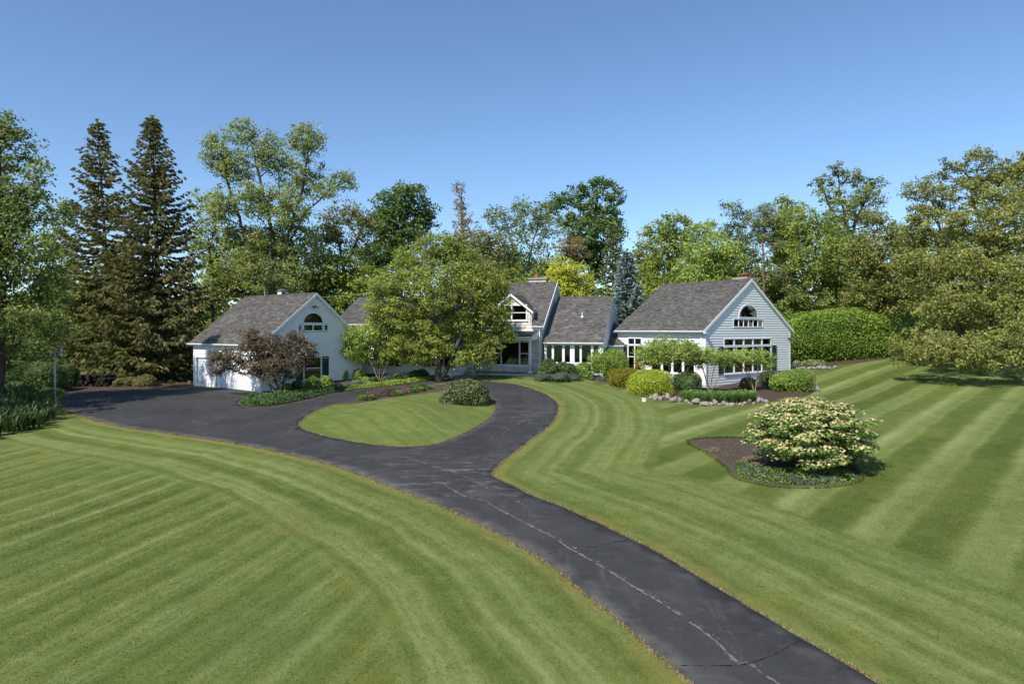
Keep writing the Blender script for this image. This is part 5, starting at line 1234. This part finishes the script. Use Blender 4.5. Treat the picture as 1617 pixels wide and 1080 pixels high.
# ------------------------------------------------------------------ undergrowth that closes the wood behind the house
def thicket(label, x0, x1, y0, y1, hmin, hmax, n, mat, seed, leaf=(.46, .31)):
    rr = np.random.default_rng(seed); nb = int((x1 - x0) / 2.2); cx = rr.uniform(x0, x1, nb); cy = rr.uniform(y0, y1, nb); hh = rr.uniform(hmin, hmax, nb); rad = hh * rr.uniform(.4, .6, nb)
    ns = n // 22; k0 = rr.integers(0, nb, ns); d0 = unit(rr.normal(0, 1, (ns, 3))); d0[:, 2] = np.abs(d0[:, 2]) * 1.2 - .3
    c0 = np.column_stack([cx[k0], cy[k0], terr(cx, cy)[k0] + hh[k0] * .42]) + d0 * (rad[k0] * rr.random(ns) ** .4)[:, None] * np.array([1, 1, 1.1])
    q = np.repeat(np.arange(ns), 22); n = len(q); k = k0[q]; d = unit(rr.normal(0, 1, (n, 3))); p = c0[q] + d * (rr.random(n) ** .5 * .85)[:, None]
    p[:, 2] = np.maximum(p[:, 2], terr(p[:, 0], p[:, 1]) + .1)
    V, F = leaf_quads(p, d, leaf[0], leaf[1], rr)
    o = link('undergrowth', mesh_np('undergrowth', V, F, M[mat], None, {'tint': np.clip(rr.normal(.5, .2, nb)[k] + rr.normal(0, .15, n), 0, 1)})); tag(o, label, 'undergrowth', kind='stuff')
thicket('shady undergrowth closing the wood left of the garage', -75, -24, 68, 96, 5, 10, 34000, 'mid', 71)
thicket('low dark shrubs closing the view beyond the hoop post', -62, -31, 56, 66, 2.5, 5, 16000, 'darkbush', 76, (.3, .2))
thicket('tangled green undergrowth behind the garage and the link roof', -30, 2, 70, 92, 6, 11, 34000, 'mid', 72)
thicket('green undergrowth behind the sunroom and right wing', 0, 32, 74, 96, 6.5, 12, 30000, 'bright', 73)
thicket('woodland undergrowth behind the tall hedge and the oaks', 26, 75, 74, 104, 6, 12, 44000, 'mid', 74)
thicket('distant tree belt closing the view at the horizon', -150, 150, 120, 150, 8, 15, 20000, 'mid', 75, (.8, .6))

# ------------------------------------------------------------------ hedges and shrubs
def gnd(px, py): return ground(px, py)
def pxm(px, Y): return px * Y / FPX
# tall hedge right of the house: a long clipped body
a = ground(1250, 577); b = ground(1432, 562); mid = (a + b) / 2; L = np.linalg.norm((b - a)[:2])
bush('hedge', 'tall wide clipped green hedge right of the right wing', (mid[0] + .8, mid[1] + 1.9, mid[2]), (L / 2 + 3.0, 2.1, 4.7), 'hedge', 30000, (.22, .14), 4.2, 81, None, .075, 'hedge', .10, rotz=math.atan2(b[1] - a[1], b[0] - a[0]))
def sh(name, label, px, pyb, wpx, hpx, mat, n, leaf, p=2.4, seed=1, lumps=.08, depth=1.0, group=None, rotz=0.0, dy=None, rough=.14, cat='shrub', **kw):
    g = ground(px, pyb); s = g[1] / FPX; rx = wpx * s / 2; ry = rx * depth
    c = np.array([g[0], g[1] + (ry * .8 if dy is None else dy), 0]); c[0] = (px - CX) * c[1] / FPX; c[2] = tz(c[0], c[1])
    return bush(name, label, c, (rx, ry, hpx * s), mat, n, leaf, p, seed, group, lumps, cat, rough, rotz=rotz, **kw)
sh('clipped_bush', 'large clipped rounded green bush in front of the sunroom corner', 957, 597, 66, 45, 'boxbush', 5200, (.13, .085), 3.4, 82, .04)
sh('yew_mound', 'golden-brown clipped yew mound nearest the sunroom', 985, 612, 48, 30, 'yew_gold', 3600, (.11, .05), 2.8, 83, .05)
sh('yew_mound', 'large bright yellow-green clipped yew mound beside the border stones', 1027, 626, 68, 40, 'yew', 5600, (.11, .05), 2.8, 84, .05)
sh('yew_mound', 'dark green yew mound under the side windows of the right wing', 1086, 622, 46, 34, 'darkbush', 3200, (.11, .05), 2.6, 85, .06)
sh('dark_shrub', 'dark leafy shrub at the right end of the porch', 866, 599, 34, 28, 'darkbush', 2300, (.14, .09), 2.2, 86, .12)
sh('dark_shrub', 'dark leafy shrub below the left sunroom windows', 896, 599, 32, 26, 'darkbush', 2100, (.14, .09), 2.2, 87, .12)
sh('dark_shrub', 'mid green shrub between the dark shrubs and the clipped bush', 920, 599, 28, 26, 'boxbush', 1800, (.14, .09), 2.2, 88, .12)
sh('juniper_bush', 'spreading bright green juniper at the right corner of the gable', 1252, 621, 64, 36, 'boxbush', 4600, (.14, .05), 2.2, 89, .10, rough=.2)
sh('juniper_bush', 'small dark bush left of the spreading juniper under the shutter', 1214, 612, 30, 26, 'darkbush', 1600, (.13, .05), 2.2, 90, .1)
sh('dark_shrub', 'small dark bush at the foot of the flat-clipped tree', 1179, 617, 24, 18, 'darkbush', 1200, (.12, .07), 2.2, 91, .12)
sh('rhododendron', 'rounded pale variegated bush on the island beside the maple trunk', 735, 640, 72, 39, 'rhodo', 6200, (.14, .075), 2.3, 92, .06)
# coral azalea by the side window
z = sh('azalea', 'loose azalea with coral flowers beside the pair of side windows', 1010, 598, 20, 26, 'boxbush', 700, (.10, .06), 2.2, 93, .15, core=False, stems=5)
g = ground(1010, 598); rr = np.random.default_rng(94); n_ = 70
p = np.column_stack([g[0] + rr.normal(0, .32, n_), g[1] + .1 + rr.normal(0, .25, n_), g[2] + 1.0 + rr.normal(0, .17, n_)])
V, F = leaf_quads(p, np.tile(np.array([[0, -1, .5]]), (n_, 1)), .10, .09, rr)
link('blossoms', mesh_np('blossoms', V, F, M['coral'], None, {'tint': rr.random(n_)}), z)
# silver blue mounds before the dark shrubs
for i, (px, py, w, h) in enumerate([(858, 603, 30, 12), (885, 604, 34, 14), (905, 602, 24, 12)]):
    sh('lavender_mound', ['low grey-green mound at the porch corner below the dark shrub', 'widest grey-green mound below the sunroom windows', 'grey-green mound at the end of the row by the clipped bush'][i], px, py, w, h, 'bluegreen', 900, (.12, .035), 2.2, 100 + i, .14, core=True, cat='plant', group='grey-green mounds before the sunroom')
for i, (px, py) in enumerate([(934, 601), (951, 602)]):
    sh('lavender_mound', ['tiny round blue-green tuft before the clipped bush, the left one', 'tiny round blue-green tuft before the clipped bush, the right one'][i], px, py, 10, 6, 'bluegreen', 260, (.10, .03), 2.2, 105 + i, .1, cat='plant')
# bed along the garage
row = [(449, 617, 20, 12, 'boxbush', 'lowest light green shrub right behind the purple tree trunk'), (470, 615, 16, 12, 'darkbush', 'small dark shrub below the left shutter of the garage window'),
       (492, 614, 22, 17, 'boxbush', 'light green shrub below the right shutter of the garage window'), (516, 612, 18, 17, 'limecover', 'lime green shrub right of the garage window shrubs'),
       (540, 603, 24, 18, 'boxbush', 'round green shrub on the garage wall corner bed'), (568, 601, 20, 17, 'boxbush', 'round green shrub beside the corner board of the garage'),
       (578, 606, 14, 10, 'limecover', 'low lime shrub between the round shrub and the small tree'), (590, 604, 12, 8, 'darkbush', 'tiny dark shrub at the foot of the small multi-stemmed tree')]
for i, (px, py, w, h, mt, lb) in enumerate(row): sh('bed_shrub', lb, px, py, w, h, mt, 900, (.12, .08), 2.2, 110 + i, .12, group='shrubs in the garage bed')
for i, (px, py, w, h) in enumerate([(522, 620, 16, 8), (532, 615, 18, 9), (547, 613, 16, 9), (563, 610, 18, 9), (582, 609, 16, 7)]):
    sh('silver_plant', ORD[i] + ' silvery low plant from the left in the garage bed', px, py, w, h, 'silver', 480, (.11, .04), 2.2, 120 + i, .15, group='silvery plants in the garage bed', cat='plant')
for i, (px, py, w, h) in enumerate([(612, 604, 14, 10), (625, 602, 20, 12), (640, 600, 18, 11), (655, 599, 18, 13), (668, 597, 16, 12), (680, 595, 14, 10)]):
    sh('leafy_perennial', ORD[i] + ' broad-leaved perennial from the left along the link wall behind the maple', px, py, w, h, 'cover' if i % 2 else 'bluegreen', 600, (.16, .09), 2.2, 130 + i, .15, group='perennials along the link wall', cat='plant')
cover('pachysandra', 'dark glossy ground cover filling the end of the garage bed', spline(gpoly([(383, 641), (401, 643.5), (435, 640.5), (479, 631.5), (519, 622), (540, 619), (520, 616), (480, 620), (440, 624), (405, 627), (388, 631), (379, 635)]), .3), 9000, .28, (.13, .08), 'cover', 141)
cover('edging_plants', 'lime green edging plants along the drive by the link', spline(gpoly([(545, 618.5), (568, 615), (610, 611), (647, 606), (684, 599.5), (688, 597), (650, 601), (610, 605.5), (570, 611), (548, 615)]), .3), 5200, .24, (.11, .07), 'limecover', 142)
# island flower bed
sh('barberry', 'small wine-brown barberry in the island bed', 614, 627, 22, 14, 'barberry', 700, (.10, .035), 2.2, 150, .2, core=False, rnd=.6, axis_bias=np.array([0, 0, 1.0]))
for i, (px, py) in enumerate([(586, 630), (596, 628), (640, 623)]):
    g = ground(px, py); o = tuft('pink_flower', ['leftmost pink flower plant in the island bed', 'pink flower plant left beside the barberry', 'pink flower plant between the barberry and the maple'][i], g, .22, .35, 'lily', 60, 152 + i)
    rr = np.random.default_rng(155 + i); n_ = 16; p = g + np.column_stack([rr.normal(0, .12, n_), rr.normal(0, .1, n_), .32 + rr.random(n_) * .12]); V, F = leaf_quads(p, np.tile(UP, (n_, 1)), .11, .1, rr)
    link('blossom', mesh_np('blossom', V, F, M['pink'], None, {'tint': rr.random(n_)}), o)
for i, (px, py) in enumerate([(572, 633), (585, 632), (628, 625), (652, 621), (664, 619), (676, 616)]):
    tuft('leaf_tuft', ORD[i] + ' green leaf tuft from the left in the island flower bed', ground(px, py), .32, .42, 'lily' if i % 2 else 'boxbush', 90, 160 + i, 'leaf tufts in the island bed')
sh('dark_shrub', 'low dark plant between the barberry and the maple trunk', 660, 618, 22, 10, 'darkbush', 600, (.12, .06), 2.2, 168, .15)

# --- daylilies, hostas and stones by the right wing
for i, px in enumerate(np.linspace(1083, 1184, 15)):
    py = 634 + 3.0 * math.sin((px - 1083) / 32) - (3 if i % 2 else 0)
    tuft('daylily', ORD[i] + ' daylily clump from the left in the row behind the border stones', ground(px, py), .52, .75, 'lily', 190, 170 + i, 'daylilies behind the border stones', .022)
hp = [(1252, 576), (1259, 578), (1262, 572), (1266, 575), (1273, 579), (1280, 576), (1288, 578), (1296, 577.5)]
for i, (px, py) in enumerate(hp):
    sh('hosta', ORD[i] + ' pale hosta from the left in the small bed behind the right wing', px, py, 12, 8, 'hosta', 260, (.26, .16), 2.2, 190 + i, .1, group='hostas in the small bed', cat='plant', core=False)
def rock_mesh(seed, name='border_stone'):
    bm = bmesh.new(); bmesh.ops.create_icosphere(bm, subdivisions=2, radius=1.0); rr = np.random.default_rng(seed); K = rr.normal(0, 1.4, (5, 3)); ph = rr.uniform(0, 6, 5)
    for v in bm.verts:
        d = np.array(v.co); k = 1 + .2 * np.sin(K @ d + ph).sum() / 1.2 - .12 * abs(math.sin(3 * d[0] + 2 * d[1] + seed)); v.co = Vector(d * k); 
        if v.co.z < -.55: v.co.z = -.55
    me = bpy.data.meshes.new(name); bm.to_mesh(me); bm.free(); me.materials.append(M['boulder']); return me
RK = [rock_mesh(200 + i) for i in range(5)]
def rock(px, py, w, h, seed, label, group, name='border_stone'):
    rr = np.random.default_rng(seed); g = ground(px, py); s = g[1] / FPX; o = bpy.data.objects.new(name, RK[seed % 5]); COL.objects.link(o)
    o.scale = (w * s / 2, w * s / 2 * rr.uniform(.75, 1.0), h * s * .62); o.location = (g[0], g[1], g[2] + h * s * .3); o.rotation_euler = (rr.normal(0, .12), rr.normal(0, .12), rr.uniform(0, 6)); tag(o, label, 'stone', group); return o
rr = np.random.default_rng(210)
i = 0; px = 1024; nb_ = -1
while px < 1210:
    t = (px - 1024) / 186; py = 629.5 + 11 * min(1, t * 2.2) - (6 * max(0, (t - .72) / .28)); w = rr.choice([4.5, 6, 8, 10, 13]) * rr.uniform(.85, 1.15)
    rock(px + w / 2, py + rr.normal(0, 1.1), w, rr.uniform(.4, .8) * w + 1.5, 220 + i, ORD[i] + ' stone from the left in the front row bordering the right wing bed', 'border stones before the right wing')
    if rr.random() < .45:
        nb_ += 1; rock(px + w / 2 + rr.normal(0, 2), py - 3.4, rr.uniform(5, 8), rr.uniform(4, 6), 300 + i, ORD[nb_] + ' stone from the left in the back row bordering the right wing bed', 'border stones before the right wing')
    px += w * .86; i += 1
for i, (px, py, w) in enumerate([(1178, 633, 12), (1189, 632, 13), (1202, 634, 9)]): rock(px, py, w, w * .8, 260 + i, ['pale round stone, left of the three largest near the viburnum top', 'largest pale round stone in the border near the viburnum top', 'pale flat stone at the right end of the border'][i], None)
px = 1247; i = 0
while px < 1316:
    w = rr.uniform(6, 10); rock(px + w / 2, 583.5 - .02 * (px - 1247), w, w * .55, 280 + i, ORD[i] + ' flat stone from the left edging the small hosta bed', 'stones edging the hosta bed'); px += w * .95; i += 1
rock(1284, 618, 18, 15, 297, 'lone brown boulder beside the spreading juniper', None, 'boulder')
for i in range(5): rock(1198 + i * 9 + rr.normal(0, 2), 605 + rr.normal(0, 4), rr.uniform(5, 9), 5, 310 + i, ORD[i] + ' small brown stone from the left in the mulch under the gable windows', 'stones in the gable bed')

# --- viburnum in its bed
def viburnum(px, py):
    g = ground(px, py); rr = np.random.default_rng(401); root = empty('viburnum', g); tag(root, 'wide tiered viburnum covered in cream flowers in the kidney shaped bed', 'shrub')
    tiers = [(.72, 1.85, 22), (1.14, 2.2, 28), (1.6, 2.15, 27), (1.98, 1.98, 25), (2.26, 1.65, 18), (2.44, 1.1, 9)]
    C = []; R_ = []
    for z, R, n in tiers:
        n = int(n * 2.4)
        for k in range(n):
            a = 2.4 * k + rr.normal(0, .3) + z; r = R * math.sqrt((k + .6) / n) * rr.uniform(.9, 1.05); edge = r / R
            C.append((g[0] + r * math.cos(a) + .05, g[1] + r * math.sin(a), g[2] + z - .26 * edge ** 2 * (R / 2) + rr.normal(0, .06))); R_.append(rr.uniform(.26, .42))
    C = np.array(C); R_ = np.array(R_)
    st = []
    for k in range(9):
        a = k * .7 + rr.normal(0, .2); st.append([g + np.array([math.cos(a) * .12, math.sin(a) * .12, -.05]), g + np.array([math.cos(a) * .45, math.sin(a) * .45, .5]), g + np.array([math.cos(a) * .9, math.sin(a) * .9, 1.2])])
    branch_mesh('trunk', st, C, rr, .06, M['bark_tan'], .008, .3, g[2] + .3, parent=root)
    lp = 70; k = np.repeat(np.arange(len(C)), lp); d = unit(rr.normal(0, 1, (len(k), 3))); p = C[k] + d * (R_[k] * rr.random(len(k)) ** .5)[:, None] * np.array([1.2, 1.2, .3])
    outw = unit(d * np.array([1, 1, .5]) + unit(p - (g + UP * 1.2)) * .8); V, F = leaf_quads(p, outw, .135, .085, rr, .55, .6)
    link('foliage', mesh_np('foliage', V, F, M['viburnum'], None, {'tint': np.clip(rr.normal(.5, .22, len(k)), 0, 1)}), root)
    fl = 34; k = np.repeat(np.arange(len(C)), fl); d = unit(rr.normal(0, 1, (len(k), 3)) + np.array([0, 0, .9])); d[:, 2] = np.abs(d[:, 2])
    p = C[k] + d * R_[k][:, None] * np.array([1.22, 1.22, .36]) + UP * .03; hx = unit((p - g) * np.array([1, 1, 0]))
    V, F = leaf_quads(p, unit(UP * 1.2 + hx * .8), .12, .105, rr, .6, .35, None, .05); keep = np.ones(len(k), bool)
    o = link('blossoms', mesh_np('blossoms', V, F, M['flower'], None, {'tint': rr.random(keep.sum())}), root)
viburnum(1277, 739)
m = MB(); g = ground(1283, 750); rr = np.random.default_rng(410)
for k in range(14):
    a = rr.uniform(0, 6.28); e = g + np.array([math.cos(a) * .5, math.sin(a) * .3, rr.uniform(.25, .6)]); mid_ = g + (e - g) * .5 + UP * .12
    m.tube(g, mid_, .018, .012, 5, False); m.tube(mid_, e, .012, .005, 5, False); m.tube(mid_, mid_ + (e - mid_) * .7 + np.array([rr.normal(0, .1), rr.normal(0, .1), .06]), .008, .004, 4, False)
o = m.build('bare_shrub', M['bark_tan']); tag(o, 'small leafless tan shrub in front of the viburnum trunk', 'shrub')
bl = [(1172, 737), (1177, 744), (1183, 748), (1195, 741), (1203, 748), (1207, 753), (1231, 755), (1250, 762), (1260, 764), (1280, 766), (1286, 755), (1300, 761), (1316, 760)]
for i, (px, py) in enumerate(bl):
    sh('blue_perennial', ORD[i] + ' blue-green perennial clump from the left in the viburnum bed', px, py + 3, 13 + (i % 3) * 3, 9 + i % 3, 'bluegreen', 330, (.085, .05), 2.2, 420 + i, .1, group='blue-green clumps in the viburnum bed', cat='plant')
cover('creeping_plants', 'thin yellow-green creeping plants over the front of the viburnum bed', spline(gpoly([(1165, 752), (1185, 760), (1230, 767), (1280, 768.5), (1320, 766), (1350, 760), (1340, 745), (1300, 742), (1250, 742), (1205, 740), (1180, 730), (1160, 735)]), .3), 3800, .10, (.075, .045), 'viburnum', 440)
cover('dry_patch', 'straw coloured dead patch in the viburnum bed', spline(gpoly([(1160, 733), (1180, 738), (1205, 737), (1215, 727), (1195, 722), (1170, 725)]), .3), 2600, .05, (.075, .03), 'tan_twig', 441)
cover('dry_patch', 'small straw coloured weed patch in the dark soil of the viburnum bed', spline(gpoly([(1112, 713), (1125, 716), (1138, 713), (1128, 708)]), .25), 500, .06, (.075, .03), 'tan_twig', 442)
def chips(label, poly, n, seed, mat='tan_twig'):
    rr = np.random.default_rng(seed); lo, hi = poly.min(0), poly.max(0); x = rr.uniform(lo[0], hi[0], n * 3); y = rr.uniform(lo[1], hi[1], n * 3); ok = inside(poly, x, y) & (polydist(poly, x, y) > .08); x, y = x[ok][:n], y[ok][:n]
    V, F = leaf_quads(np.column_stack([x, y, terr(x, y) + .07]), np.tile(UP, (len(x), 1)), .06, .03, rr, 1.5, .4)
    o = link('bark_chips', mesh_np('bark_chips', V, F, M[mat], None, {'tint': np.clip(rr.normal(.25, .3, len(x)), 0, 1)})); tag(o, label, 'bark chips', kind='stuff')
chips('pale bark chips on the soil left of the viburnum', spline(gpoly([(1092, 700), (1100, 696), (1130, 693.5), (1175, 693.5), (1190, 705), (1165, 728), (1145, 725), (1115, 712)]), .3), 900, 450)
chips('bark chips in the bed round the right wing', BED_R, 2600, 451, 'barberry')
chips('brown spruce needles and chips beside the drive', BED_L, 1600, 452)
# --- little white irrigation box on the lawn
g = ground(1017, 634); fr = Fr(g[0], g[1], .3)
m = MB(); m.box(fr, -.09, .09, -.08, .08, g[2] - .05, g[2] + .18); m.box(fr, -.1, .1, -.09, .09, g[2] + .18, g[2] + .21)
o = m.build('utility_box', M['white_plastic']); tag(o, 'small white plastic box standing on the lawn near the yew mounds', 'utility box')

# --- left side: hoop, fern bed, dark hedge, woodpile
g = ground(87, 629); root = empty('basketball_hoop', g); tag(root, 'basketball hoop on a pale post at the left edge of the drive, seen edge on', 'basketball hoop')
m = MB(); m.tube(g - UP * .1, g + UP * 3.05, .055, .05, 10); m.build('post', M['pole'], root, True)
m = MB(); m.tube(g + UP * 2.95, g + np.array([.38, .0, 2.95]), .035, .03, 8); m.tube(g + UP * 2.6, g + np.array([.38, 0, 2.9]), .02, .02, 6); m.build('arm', M['pole'], root)
fr = Fr(g[0] + .4, g[1], math.radians(121)); m = MB(); m.box(fr, -.6, .6, -.02, .02, g[2] + 2.65, g[2] + 3.3); m.build('backboard', M['pole'], root)
m = MB(); c = np.array([g[0] + .68, g[1] + .05, g[2] + 2.82])
for k in range(14):
    a0, a1 = 2 * math.pi * k / 14, 2 * math.pi * (k + 1) / 14; m.tube(c + .22 * np.array([math.cos(a0), math.sin(a0), 0]), c + .22 * np.array([math.cos(a1), math.sin(a1), 0]), .012, .012, 5, False)
m.build('rim', M['brick'], root)
FERN = spline(gpoly([(-60, 700), (0, 687), (45, 683), (75, 671), (86, 658), (72, 645), (55, 632), (20, 622), (-60, 620)]), .4)
rr = np.random.default_rng(500); lo, hi = FERN.min(0), FERN.max(0); n = 620; x = rr.uniform(lo[0], hi[0], n * 3); y = rr.uniform(lo[1], hi[1], n * 3); ok = inside(FERN, x, y); x, y = x[ok][:n], y[ok][:n]
VV = []; TT = []
for xi, yi in zip(x, y):
    nb = 16; a = rr.uniform(0, 6.28, nb); h = rr.uniform(.5, .95, nb); o_ = rr.uniform(.15, .4, nb); b = np.array([xi, yi, tz(xi, yi)])
    dr = np.column_stack([np.cos(a), np.sin(a), np.zeros(nb)]); sd = np.column_stack([-np.sin(a), np.cos(a), np.zeros(nb)]) * .05
    md = b + dr * (o_ * .4)[:, None] + UP * (h * .7)[:, None]; t = b + dr * o_[:, None] + UP * h[:, None]
    VV.append(np.stack([b - sd * .3 + 0 * md, b + sd * .3 + 0 * md, md + sd, md - sd, md - sd, md + sd, t + sd * .1, t - sd * .1], 1).reshape(-1, 3)); TT.append(np.repeat(rr.random(nb), 2))
VV = np.concatenate(VV); o = link('fern_bed', mesh_np('fern_bed', VV, np.arange(len(VV)).reshape(-1, 4), M['fern_shaded'], None, {'tint': np.concatenate(TT)})); tag(o, 'tall shaded ferns filling the bed at the lower left', 'ferns', kind='stuff')
for i, (px, py, w, h, lb) in enumerate([(20, 622, 80, 52, 'broad dark clipped yew at the left edge behind the ferns'), (72, 621, 60, 46, 'dark clipped yew between the left edge and the hoop post'), (104, 613, 34, 34, 'smaller dark yew just right of the hoop post')]):
    sh('dark_yew', lb, px, py, w, h, 'darkbush', 4200, (.14, .06), 2.8, 510 + i, .07)
cover('pachysandra', 'dark ground cover at the foot of the hoop post', spline(gpoly([(60, 632), (84, 630), (97, 622), (112, 616), (108, 612), (85, 616), (58, 624)]), .3), 2600, .3, (.13, .08), 'cover', 520)
for i, (px, py, w, h) in enumerate([(195, 612, 40, 14), (228, 612, 36, 18)]): sh('dark_yew', ['low dark shrub under the narrower spruce', 'low dark shrub under the taller spruce'][i], px, py, w, h, 'spruce', 2000, (.18, .06), 2.4, 525 + i, .12)
rr = np.random.default_rng(530); base = ground(146, 612)
for k in range(34):
    row_ = k // 9; j = k % 9
    c = base + np.array([(j - 4) * .27 + rr.normal(0, .05) + row_ * .12, .5 + rr.normal(0, .12), .13 + row_ * .23]); a = rr.normal(1.4, .25)
    dv = np.array([math.cos(a), math.sin(a), rr.normal(0, .06)]) * .45; m = MB(); r_ = rr.uniform(.09, .14); m.tube(c - dv, c + dv, r_, r_ * .95, 7); o = m.build('log', M['wood_dark'])
    tag(o, 'dark weathered log in the pile under the spruces', 'log', 'logs in the dark woodpile')
# overhead wire behind the garage
p0 = at(300, 469, 64); p1 = at(430, 466, 64); p2 = at(655, 456, 64); n = 24; m = MB(); pts = [p0 + (p2 - p0) * i / n - UP * .5 * math.sin(math.pi * i / n) for i in range(n + 1)]
for a, b in zip(pts[:-1], pts[1:]): m.tube(a, b, .013, .013, 5, False)
o = m.build('utility_wire', M['lamp']); tag(o, 'thin overhead wire running behind the garage roof', 'wire')
for i, (P_, lb) in enumerate(((p0, 'wooden pole carrying the overhead wire behind the right spruce'), (p2, 'wooden pole carrying the overhead wire behind the broad maple'))):
    m = MB(); gz0 = tz(P_[0], P_[1]); m.tube((P_[0], P_[1], gz0 - .2), (P_[0], P_[1], P_[2] + .3), .13, .1, 8); o = m.build('utility_pole', M['bark_grey'], None, True); tag(o, lb, 'pole')
